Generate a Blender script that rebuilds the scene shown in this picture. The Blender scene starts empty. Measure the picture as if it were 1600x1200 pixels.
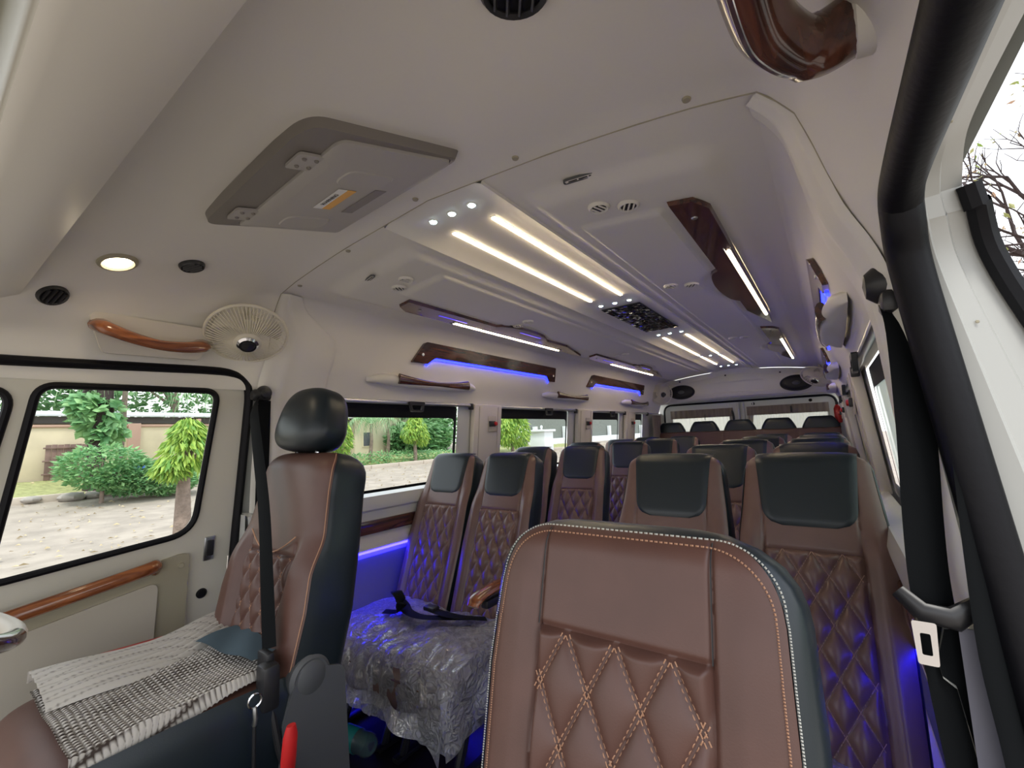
import bpy, bmesh, math, random
from mathutils import Vector, Matrix, noise
random.seed(7)
PI = math.pi
sc = bpy.context.scene
COL = sc.collection

# ------------------------------------------------------------------ camera, world, sun, exposure
cam_d = bpy.data.cameras.new('camera'); cam = bpy.data.objects.new('camera', cam_d); COL.objects.link(cam)
cam_d.sensor_width = 36; cam_d.lens = 15.537; cam_d.clip_start = 0.02; cam_d.clip_end = 500
cam.matrix_world = Matrix(((0.81040, 0.09865, 0.57751, 0.856), (0.58453, -0.06924, -0.80842, 0.0),
                           (-0.03976, 0.99271, -0.11378, 1.21), (0, 0, 0, 1)))
sc.camera = cam
sc.view_settings.view_transform = 'Standard'; sc.view_settings.look = 'None'
sc.view_settings.gamma = 1; sc.view_settings.use_curve_mapping = False
sc.view_settings.exposure = 0.88
w = bpy.data.worlds.new('sky'); sc.world = w; w.use_nodes = True
nt = w.node_tree; nt.nodes.clear()
N = nt.nodes.new; L = nt.links.new
wo = N('ShaderNodeOutputWorld'); bg = N('ShaderNodeBackground'); L(bg.outputs[0], wo.inputs[0])
tc = N('ShaderNodeTexCoord'); sx = N('ShaderNodeSeparateXYZ'); L(tc.outputs['Generated'], sx.inputs[0])
cr = N('ShaderNodeValToRGB'); L(sx.outputs['Z'], cr.inputs[0])
cr.color_ramp.elements[0].position = 0.0; cr.color_ramp.elements[0].color = (0.83, 0.84, 0.83, 1)
cr.color_ramp.elements[1].position = 0.7; cr.color_ramp.elements[1].color = (0.60, 0.72, 0.95, 1)
nz = N('ShaderNodeTexNoise'); nz.inputs['Scale'].default_value = 2.2; nz.inputs['Detail'].default_value = 4
L(tc.outputs['Generated'], nz.inputs['Vector'])
mx = N('ShaderNodeMix'); mx.data_type = 'RGBA'; mx.inputs['B'].default_value = (0.94, 0.94, 0.94, 1)
L(nz.outputs[0], mx.inputs['Factor']); L(cr.outputs[0], mx.inputs['A']); L(mx.outputs['Result'], bg.inputs[0])
bg.inputs[1].default_value = 1.25
sun_d = bpy.data.lights.new('sun', 'SUN'); sun_d.energy = 1.5; sun_d.angle = math.radians(12); sun_d.color = (1, .96, .88)
sun = bpy.data.objects.new('sun', sun_d); COL.objects.link(sun); sun.rotation_euler = (math.radians(20), math.radians(18), 0)

# ------------------------------------------------------------------ materials
M = {}
def mat(name, col, rough=.5, metal=0, emit=None, estr=0, spec=.5, coat=0, bump=None, var=None, trans=0, sub=0, sheen=0):
    m = bpy.data.materials.new(name); m.use_nodes = True; t = m.node_tree; b = t.nodes['Principled BSDF']
    b.inputs['Base Color'].default_value = (*col, 1); b.inputs['Roughness'].default_value = rough
    b.inputs['Metallic'].default_value = metal; b.inputs['Specular IOR Level'].default_value = spec
    b.inputs['Coat Weight'].default_value = coat; b.inputs['Coat Roughness'].default_value = .06
    b.inputs['Transmission Weight'].default_value = trans
    b.inputs['Sheen Weight'].default_value = sheen
    if emit: b.inputs['Emission Color'].default_value = (*emit, 1); b.inputs['Emission Strength'].default_value = estr
    tcn = t.nodes.new('ShaderNodeTexCoord')
    if var:   # (scale, amount, stretch)
        n = t.nodes.new('ShaderNodeTexNoise'); n.inputs['Scale'].default_value = var[0]; n.inputs['Detail'].default_value = 5
        mp = t.nodes.new('ShaderNodeMapping'); mp.inputs['Scale'].default_value = var[2] if len(var) > 2 else (1, 1, 1)
        t.links.new(tcn.outputs['Object'], mp.inputs[0]); t.links.new(mp.outputs[0], n.inputs['Vector'])
        r = t.nodes.new('ShaderNodeValToRGB'); a = var[1]
        r.color_ramp.elements[0].position = .3; r.color_ramp.elements[1].position = .7
        r.color_ramp.elements[0].color = (*[max(0, c*(1-a)) for c in col], 1)
        r.color_ramp.elements[1].color = (*[min(1, c*(1+a)) for c in col], 1)
        t.links.new(n.outputs[0], r.inputs[0]); t.links.new(r.outputs[0], b.inputs['Base Color'])
    if bump:  # (scale, strength, distance)
        n = t.nodes.new('ShaderNodeTexNoise'); n.inputs['Scale'].default_value = bump[0]; n.inputs['Detail'].default_value = 3
        t.links.new(tcn.outputs['Object'], n.inputs['Vector'])
        bp = t.nodes.new('ShaderNodeBump'); bp.inputs['Strength'].default_value = bump[1]; bp.inputs['Distance'].default_value = bump[2]
        t.links.new(n.outputs[0], bp.inputs['Height']); t.links.new(bp.outputs[0], b.inputs['Normal'])
    M[name] = m; return m
def wood(name, c1, c2, scale=9, axis=(1, .12, 1)):
    m = mat(name, c1, .22, coat=.9); t = m.node_tree; b = t.nodes['Principled BSDF']
    tcn = t.nodes.new('ShaderNodeTexCoord'); mp = t.nodes.new('ShaderNodeMapping'); mp.inputs['Scale'].default_value = axis
    n = t.nodes.new('ShaderNodeTexNoise'); n.inputs['Scale'].default_value = scale*4; n.inputs['Detail'].default_value = 6
    n.inputs['Distortion'].default_value = 1.5
    r = t.nodes.new('ShaderNodeValToRGB'); r.color_ramp.elements[0].position = .38; r.color_ramp.elements[1].position = .66
    r.color_ramp.elements[0].color = (*c2, 1); r.color_ramp.elements[1].color = (*c1, 1)
    t.links.new(tcn.outputs['Object'], mp.inputs[0]); t.links.new(mp.outputs[0], n.inputs['Vector'])
    t.links.new(n.outputs[0], r.inputs[0]); t.links.new(r.outputs[0], b.inputs['Base Color'])
wood('wood_dark', (.13, .045, .026), (.035, .011, .008), 7)
wood('wood_orange', (.36, .12, .04), (.13, .035, .013), 6)
mat('headliner', (.76, .735, .665), .62, bump=(260, .06, .001))
mat('trim_white', (.74, .72, .65), .5, bump=(180, .05, .001))
mat('cream_plastic', (.66, .62, .53), .45)
mat('white_paint', (.60, .61, .58), .25, coat=.3)
mat('white_paint_dimmed', (.40, .405, .385), .35)  # white body paint, colour darkened to offset strong skylight on the doorway jamb
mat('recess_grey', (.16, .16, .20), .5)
mat('led_left', (.1, .1, 1), .5, emit=(.008, .006, 1), estr=34)
mat('door_cream', (.60, .58, .50), .35, coat=.2)
mat('stitch_tan', (.36, .22, .17), .6)
mat('led_dim', (.1, .1, 1), .5, emit=(.012, .010, 1), estr=3)
mat('tan_plastic', (.36, .33, .24), .55, bump=(300, .12, .001))
mat('beige_insert', (.50, .46, .38), .7)
mat('brown_leather', (.104, .048, .036), .42, bump=(420, .28, .0006), var=(14, .08))
mat('brown_light', (.155, .088, .074), .34, bump=(420, .2, .0006), var=(14, .08))
mat('black_leather', (.010, .017, .022), .36, bump=(420, .2, .0006))
mat('stitch', (.46, .25, .15), .6)
mat('stitch_white', (.55, .55, .5), .6)
mat('black_rubber', (.004, .004, .006), .55, spec=.22, bump=(90, .2, .002))
mat('black_plastic', (.018, .018, .02), .4)
mat('grey_plastic', (.09, .095, .10), .5)
mat('belt_black', (.003, .004, .005), .8, spec=.15, bump=(500, .3, .0005))
mat('chrome', (.75, .75, .76), .12, metal=1)
mat('silver', (.55, .56, .57), .3, metal=1)
mat('monitor_grey', (.42, .40, .37), .55)
mat('monitor_dark', (.22, .20, .18), .5)
mat('vent_black', (.01, .01, .012), .5)
mat('fan_cream', (.72, .68, .56), .4)
mat('red_plastic', (.55, .02, .02), .35)
mat('floor_dark', (.022, .016, .015), .35, var=(6, .4))
mat('led_warm', (1, .9, .75), .5, emit=(1, .80, .52), estr=12)
mat('led_dot', (1, 1, 1), .5, emit=(.72, .95, 1), estr=12)
mat('led_blue', (.1, .1, 1), .5, emit=(.012, .02, 1), estr=4.5)
mat('led_floor', (.1, .1, 1), .5, emit=(.012, .010, 1), estr=11)
mat('spot_glow', (1, .9, .7), .5, emit=(1, .82, .55), estr=22)
mat('mirror_film', (.09, .09, .10), .06, metal=1)
mat('orange_label', (.8, .42, .08), .5); mat('white_label', (.8, .8, .78), .5); mat('ink', (.03, .03, .03), .6)
mat('denim', (.05, .085, .11), .8, bump=(700, .4, .0006))
mat('curtain_band', (.24, .20, .165), .85, var=(40, .15, (1, 1, .1)))
mat('road_dirt', (.34, .29, .24), .95, var=(1.6, .18), bump=(5, .5, .03))
mat('leaf_litter', (.52, .42, .26), .9); mat('grass_dry', (.30, .31, .13), .95, var=(6, .3))
mat('stone', (.34, .31, .28), .9, bump=(8, .5, .03)); mat('kerb', (.50, .43, .36), .9, bump=(14, .4, .02))
mat('wall_cream', (.66, .56, .40), .9, var=(1.2, .10)); mat('wall_pink', (.52, .33, .26), .9)
mat('gate_brown', (.21, .13, .11), .7, var=(3, .3)); mat('roof_white', (.75, .78, .80), .5); mat('roof_dark', (.10, .09, .085), .8)
mat('bark', (.24, .18, .145), .9, bump=(18, .7, .03), var=(8, .3)); mat('bark_dark', (.05, .033, .032), .9, bump=(12, .6, .03))
mat('building_wall', (.72, .66, .46), .9); mat('win_dark', (.06, .07, .08), .2); mat('mesh_dark', (.19, .21, .19), .9, var=(14, .3))
def leafmat(name, a, b):
    m = mat(name, a, .5); t = m.node_tree; bs = t.nodes['Principled BSDF']
    oi = t.nodes.new('ShaderNodeNewGeometry'); r = t.nodes.new('ShaderNodeValToRGB')
    r.color_ramp.elements[0].color = (*a, 1); r.color_ramp.elements[1].color = (*b, 1)
    t.links.new(oi.outputs['Random Per Island'], r.inputs[0]); t.links.new(r.outputs[0], bs.inputs['Base Color'])
    tl = t.nodes.new('ShaderNodeBsdfTranslucent'); t.links.new(r.outputs[0], tl.inputs[0])
    ms = t.nodes.new('ShaderNodeMixShader'); ms.inputs[0].default_value = .35
    o = t.nodes['Material Output']; t.links.new(bs.outputs[0], ms.inputs[1]); t.links.new(tl.outputs[0], ms.inputs[2])
    t.links.new(ms.outputs[0], o.inputs[0])
leafmat('leaf_mango', (.16, .36, .07), (.50, .66, .12)); leafmat('leaf_bush', (.12, .32, .13), (.38, .62, .28))
leafmat('leaf_dark', (.06, .20, .06), (.26, .46, .20)); leafmat('leaf_palm', (.16, .34, .16), (.42, .60, .32))
leafmat('leaf_sparse', (.25, .36, .08), (.50, .30, .22))
def glassmat(name, tint, refl=.06, haze=0, alpha=0, col=(.8, .85, .85)):
    m = bpy.data.materials.new(name); m.use_nodes = True; t = m.node_tree; t.nodes.clear()
    o = t.nodes.new('ShaderNodeOutputMaterial'); tr = t.nodes.new('ShaderNodeBsdfTransparent'); tr.inputs[0].default_value = (*tint, 1)
    g = t.nodes.new('ShaderNodeBsdfGlossy'); g.inputs['Roughness'].default_value = .03 + haze
    fr = t.nodes.new('ShaderNodeFresnel'); fr.inputs[0].default_value = 1.45
    ms = t.nodes.new('ShaderNodeMixShader'); t.links.new(fr.outputs[0], ms.inputs[0])
    t.links.new(tr.outputs[0], ms.inputs[1]); t.links.new(g.outputs[0], ms.inputs[2]); last = ms
    if alpha:
        d = t.nodes.new('ShaderNodeBsdfDiffuse'); d.inputs[0].default_value = (*col, 1)
        tl = t.nodes.new('ShaderNodeBsdfTranslucent'); tl.inputs[0].default_value = (*col, 1)
        ad = t.nodes.new('ShaderNodeMixShader'); ad.inputs[0].default_value = .5
        t.links.new(d.outputs[0], ad.inputs[1]); t.links.new(tl.outputs[0], ad.inputs[2])
        m2 = t.nodes.new('ShaderNodeMixShader'); m2.inputs[0].default_value = alpha
        t.links.new(ms.outputs[0], m2.inputs[1]); t.links.new(ad.outputs[0], m2.inputs[2]); last = m2
    t.links.new(last.outputs[0], o.inputs[0]); M[name] = m; return m
glassmat('glass', (.93, .97, .95)); glassmat('glass_green', (.75, .90, .80), alpha=.45, col=(.74, .86, .78))
pm = glassmat('plastic_film', (.93, .93, .96), haze=.07, alpha=.40, col=(.90, .91, .95))
t = pm.node_tree; tcn = t.nodes.new('ShaderNodeTexCoord'); hs_ = []
for sc_n, ds_ in ((7, 2.5), (19, 2.0)):
    nn = t.nodes.new('ShaderNodeTexNoise'); nn.inputs['Scale'].default_value = sc_n; nn.inputs['Detail'].default_value = 2; nn.inputs['Distortion'].default_value = ds_
    t.links.new(tcn.outputs['Object'], nn.inputs['Vector'])
    a1 = t.nodes.new('ShaderNodeMath'); a1.operation = 'SUBTRACT'; a1.inputs[1].default_value = .5; t.links.new(nn.outputs[0], a1.inputs[0])
    a2 = t.nodes.new('ShaderNodeMath'); a2.operation = 'ABSOLUTE'; t.links.new(a1.outputs[0], a2.inputs[0])
    a3 = t.nodes.new('ShaderNodeMapRange'); a3.inputs['From Min'].default_value = 0; a3.inputs['From Max'].default_value = .10; a3.inputs['To Min'].default_value = 1; a3.inputs['To Max'].default_value = 0
    t.links.new(a2.outputs[0], a3.inputs['Value']); hs_.append(a3)
ad = t.nodes.new('ShaderNodeMath'); ad.operation = 'ADD'; t.links.new(hs_[0].outputs[0], ad.inputs[0]); t.links.new(hs_[1].outputs[0], ad.inputs[1])
bp = t.nodes.new('ShaderNodeBump'); bp.inputs['Strength'].default_value = 1; bp.inputs['Distance'].default_value = .010; t.links.new(ad.outputs[0], bp.inputs['Height'])
mr = t.nodes.new('ShaderNodeMapRange'); mr.inputs['From Max'].default_value = 2; mr.inputs['To Min'].default_value = .50; mr.inputs['To Max'].default_value = .92; t.links.new(ad.outputs[0], mr.inputs['Value'])
for n_ in list(t.nodes):
    if n_.bl_idname in ('ShaderNodeBsdfGlossy', 'ShaderNodeBsdfDiffuse', 'ShaderNodeFresnel'): t.links.new(bp.outputs[0], n_.inputs['Normal'])
    if n_.bl_idname == 'ShaderNodeFresnel': n_.inputs[0].default_value = 1.6
    if n_.bl_idname == 'ShaderNodeMixShader' and abs(n_.inputs[0].default_value-.40) < 1e-4: t.links.new(mr.outputs[0], n_.inputs[0])
glassmat('curtain_sheer', (.72, .72, .66), alpha=.72, col=(.78, .74, .66))
glassmat('bottle_clear', (.80, .86, .86), alpha=.25, col=(.6, .65, .65))

# ------------------------------------------------------------------ mesh helpers
class MB:
    def __init__(s): s.v = []; s.f = []
    def add(s, vs, fs):
        n = len(s.v); s.v += [tuple(p) for p in vs]; s.f += [tuple(i + n for i in f) for f in fs]; return s
    def grid(s, fn, nu, nv, cu=False, cv=False, flip=False):
        vs = [fn(i/nu, j/nv) for j in range(nv + (0 if cv else 1)) for i in range(nu + (0 if cu else 1))]
        W = nu + (0 if cu else 1); H = nv + (0 if cv else 1); fs = []
        for j in range(nv):
            for i in range(nu):
                a = j*W + i; b = j*W + (i+1) % W; c = ((j+1) % H)*W + (i+1) % W; d = ((j+1) % H)*W + i
                fs.append((a, d, c, b) if flip else (a, b, c, d))
        return s.add(vs, fs)
    def box(s, c, d, r=0, rot=None, seg=2):
        bm = bmesh.new(); bmesh.ops.create_cube(bm, size=1)
        for v in bm.verts: v.co = Vector((v.co.x*d[0], v.co.y*d[1], v.co.z*d[2]))
        if r > 0: bmesh.ops.bevel(bm, geom=bm.edges[:], offset=min(r, min(d)*.49), segments=seg, affect='EDGES', profile=.5)
        mtx = Matrix.Translation(c) @ (rot.to_4x4() if rot else Matrix())
        bm.verts.ensure_lookup_table(); bm.verts.index_update()
        s.add([mtx @ v.co for v in bm.verts], [[v.index for v in f.verts] for f in bm.faces]); bm.free(); return s
    def tube(s, path, r, n=10, closed=False, cap=True, flat=None, up=None):
        path = [Vector(p) for p in path]; K = len(path); rings = []
        upv = Vector(up) if up else None
        for i, p in enumerate(path):
            a = path[(i-1) % K] if (closed or i > 0) else p; b = path[(i+1) % K] if (closed or i < K-1) else p
            tg = (b-a).normalized()
            ref = upv or (Vector((0, 0, 1)) if abs(tg.z) < .95 else Vector((1, 0, 0)))
            if i and not upv: ref = prev
            x = (ref - tg*ref.dot(tg))
            if x.length < 1e-6: x = tg.orthogonal()
            x.normalize(); y = tg.cross(x); prev = x
            rr_ = r[i] if isinstance(r, (list, tuple)) else r
            fx, fy = (flat if flat else (1, 1))
            rings.append([p + x*math.cos(2*PI*k/n)*rr_*fx + y*math.sin(2*PI*k/n)*rr_*fy for k in range(n)])
        vs = [q for g in rings for q in g]; fs = []
        for i in range(K if closed else K-1):
            for k in range(n):
                a = i*n; b = ((i+1) % K)*n; fs.append((a+k, b+k, b+(k+1) % n, a+(k+1) % n))
        if not closed and cap: fs.append(tuple(range(n))); fs.append(tuple((K-1)*n + n-1-k for k in range(n)))
        return s.add(vs, fs)
    def lathe(s, prof, mtx=Matrix(), n=32):   # prof of (r, z)
        vs = [mtx @ Vector((r*math.cos(2*PI*k/n), r*math.sin(2*PI*k/n), z)) for r, z in prof for k in range(n)]
        fs = [(i*n+k, i*n+(k+1) % n, (i+1)*n+(k+1) % n, (i+1)*n+k) for i in range(len(prof)-1) for k in range(n)]
        if prof[0][0] > 1e-5: fs.append(tuple(n-1-k for k in range(n)))
        if prof[-1][0] > 1e-5: fs.append(tuple((len(prof)-1)*n + k for k in range(n)))
        return s.add(vs, fs)
    def ring(s, A, B, map_=lambda p: p):
        n = len(A); return s.add([map_(p) for p in A] + [map_(p) for p in B], [(i, (i+1) % n, n+(i+1) % n, n+i) for i in range(n)])
    def fill(s, A): return s.add(A, [tuple(range(len(A)))])
    def prism(s, out, thick, map_):   # outline list of (a,b); map_(a,b,h)
        n = len(out); s.add([map_(a, b, 0) for a, b in out] + [map_(a, b, thick) for a, b in out],
              [tuple(range(n)), tuple(n + n-1-i for i in range(n))] + [(i, n+i, n+(i+1) % n, (i+1) % n) for i in range(n)]); return s
def obj(name, mb, m, parent=None, smooth=True, angle=40, loc=None):
    me = bpy.data.meshes.new(name); me.from_pydata(mb.v, [], mb.f); me.validate()
    bm = bmesh.new(); bm.from_mesh(me); bmesh.ops.recalc_face_normals(bm, faces=bm.faces); bm.to_mesh(me); bm.free()
    me.materials.append(M[m] if isinstance(m, str) else m)
    if smooth:
        me.shade_smooth()
        try: me.set_sharp_from_angle(angle=math.radians(angle))
        except Exception: pass
    o = bpy.data.objects.new(name, me); COL.objects.link(o)
    if parent: o.parent = parent
    if loc: o.location = loc
    return o
def empty(name, loc=(0, 0, 0)):
    o = bpy.data.objects.new(name, None); COL.objects.link(o); o.location = loc; o.empty_display_size = .05; return o
def tag(o, label, cat, group=None, kind=None):
    o['label'] = label; o['category'] = cat
    if group: o['group'] = group
    if kind: o['kind'] = kind
    return o
def struct(o, label=None):
    o['kind'] = 'structure'
    if label: o['label'] = label
    return o
def stuff(o): o['kind'] = 'stuff'; return o
KIDS = {}
def kids(o): return [c for c in bpy.data.objects if c.parent == o]
def copy_tree(o, parent=None, table=None):
    if table is None:
        table = {}
        for c in bpy.data.objects:
            if c.parent: table.setdefault(c.parent.name, []).append(c)
    c = o.copy(); COL.objects.link(c); c.parent = parent
    for ch in table.get(o.name, []): copy_tree(ch, c, table)
    return c
def rr(pts, rad, n=6):   # rounded polygon loop in 2D
    out = []; K = len(pts)
    for i in range(K):
        p = Vector(pts[i]).to_2d(); a = Vector(pts[i-1]).to_2d(); b = Vector(pts[(i+1) % K]).to_2d()
        r = rad[i] if isinstance(rad, (list, tuple)) else rad
        u = (a-p).normalized(); v = (b-p).normalized()
        half = math.acos(max(-1, min(1, u.dot(v))))/2; d = min(r/math.tan(half), (a-p).length*.49, (b-p).length*.49)
        p0 = p+u*d; p1 = p+v*d
        for k in range(n+1):
            t_ = k/n; q = p0*(1-t_)**2 + p*2*t_*(1-t_) + p1*t_*t_; out.append((q.x, q.y))
    return out
def sm(t): t = max(0, min(1, t)); return t*t*(3-2*t)
def lerp(pts, t):
    for i in range(len(pts)-1):
        if t <= pts[i+1][0] or i == len(pts)-2:
            a = pts[i]; b = pts[i+1]; k = (t-a[0])/(b[0]-a[0]); return a[1] + (b[1]-a[1])*k
def spline(P, n):
    P = [Vector(p) for p in P]; out = []
    for i in range(len(P)-1):
        p0 = P[max(i-1, 0)]; p1 = P[i]; p2 = P[i+1]; p3 = P[min(i+2, len(P)-1)]
        for k in range(n):
            t_ = k/n; out.append(.5*((2*p1) + (p2-p0)*t_ + (2*p0-5*p1+4*p2-p3)*t_*t_ + (3*p1-p0-3*p2+p3)*t_**3))
    out.append(P[-1]); return out

# ------------------------------------------------------------------ the body shell
def wx(z): return .967 + .1*(1.40 - z)            # half width of the side wall plane
UP = [(1.405, .950), (1.46, .935), (1.54, .905), (1.62, .885), (1.68, .870), (1.735, .850), (1.775, .820), (1.787, .800)]
def ux(z): return lerp(UP, z)
def ceil_z(x, y):
    a = abs(x)
    if a < .12: z = 1.872
    elif a < .193: z = 1.872 - .024*((a-.12)/.073)**1.7
    else: z = 1.856 - .069*((a-.193)/.607)**1.6
    if a > .2:
        z -= .020*sm((y-.94)/.09)*sm((a-.215)/.05)*sm((.73-a)/.06)*sm((5.6-y)/.1)
        # raised plate with half-round notches where the lamp panels bulge
        d = min(a-.295, .535-a, y-1.19, 5.30-y)
        for cy in NOTCH[1 if x > 0 else 0]:
            d = min(d, (math.hypot((y-cy)/1.75, (a-.60)) - .135))
        z -= .010*sm((d+.006)/.014)
    return z
NOTCH = ((2.12, 4.15), (2.02, 3.92))
xs = sorted(set([round(.0 + i*.02, 4) for i in range(0, 6)] + [.12, .135, .15, .165, .18, .190, .1935, .197] + [round(.205 + i*.0085, 4) for i in range(70)] + [.80]))
xs = [-x for x in reversed(xs) if x > 0] + xs
ys = [.83 + .0125*i for i in range(44)] + [1.38 + .03*i for i in range(144)] + [5.70]
mb = MB(); mb.v = [(x, y, ceil_z(x, y)) for y in ys for x in xs]; W_ = len(xs)
mb.f = [(j*W_+i, (j+1)*W_+i, (j+1)*W_+i+1, j*W_+i+1) for j in range(len(ys)-1) for i in range(W_-1)]
ceiling = struct(obj('ceiling', mb, 'headliner', angle=30), 'moulded greyish white van ceiling with long central channel')

# front cap of the roof lining, seen above the driver
CAP = [(.964, 1.42), (.955, 1.475), (.945, 1.53), (.925, 1.60), (.90, 1.66), (.865, 1.72), (.81, 1.768), (.72, 1.802), (.60, 1.826), (.40, 1.848), (.2, 1.865), (0, 1.872)]
CAPR = [(.950, 1.42), (.930, 1.475), (.909, 1.53), (.889, 1.60), (.874, 1.66), (.856, 1.72), (.812, 1.780)] + [(x_, ceil_z(x_, .83)) for x_ in (.72, .60, .40, .25, 0)]
def cap_drop(y): return .155*max(0, (.78-y))*1.15*(1 if y > .35 else 1)
def cap_pt(u, y):   # u -1..1
    k = abs(u)*(len(CAP)-1); k = (len(CAP)-1) - k; i = min(int(k), len(CAP)-2); f = k-i
    p0, p1, p2, p3 = CAP[max(i-1, 0)], CAP[i], CAP[i+1], CAP[min(i+2, len(CAP)-1)]
    q = [.5*((2*p1[c]) + (p2[c]-p0[c])*f + (2*p0[c]-5*p1[c]+4*p2[c]-p3[c])*f*f + (3*p1[c]-p0[c]-3*p2[c]+p3[c])*f**3) for c in (0, 1)]
    r0, r1 = CAPR[i], CAPR[i+1]; kb_ = 1-sm((.832-y)/.16); q = [q[c]*(1-kb_) + (r0[c]+(r1[c]-r0[c])*f)*kb_ for c in (0, 1)]
    kd_ = sm((y-.745)/.03)
    if u > 0 and q[1] < 1.497: q = [.948 + (q[0]-.948)*kd_, 1.497 - (1.497-q[1])*kd_]
    x, z = q; wgt = sm((z-1.50)/.26); z2 = z - cap_drop(y)*wgt
    if y < .30: z2 -= wgt*.15*(.30-y)
    return Vector((x*(1 if u > 0 else -1), y, z2))
mb = MB().grid(lambda a, b: cap_pt(a*2-1, -.05 + b*.878), 80, 40)
cap = struct(obj('ceiling', mb, 'headliner', angle=60), 'smooth front roof lining above driver with monitor and vents')
def cap_z(x, y):
    lo, hi = 0., 1.
    for _ in range(30):
        m_ = (lo+hi)/2
        if abs(cap_pt(m_, y).x) < abs(x): lo = m_
        else: hi = m_
    return cap_pt(lo, y).z
# header shelf beam in front of the camera's upper left
mb = MB(); sec = [(.175, 1.655), (.165, 1.625), (.06, 1.575), (.045, 1.58), (.035, 1.66), (.03, 1.75)]
mb.grid(lambda a, b: (-.97+1.94*a, *sec[int(round(b*5))]), 8, 5)
struct(obj('trim_1', mb, 'trim_white', angle=50), 'broad off-white windscreen header shelf across the front roof')
mb = MB(); mb.box((0, -.02, 1.60), (1.9, .09, .02), .008); mb.box((0, -.30, 1.55), (1.94, .40, .03), .01)
struct(obj('trim_2', mb, 'tan_plastic'), 'olive grey shelf liner above the windscreen')

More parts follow.
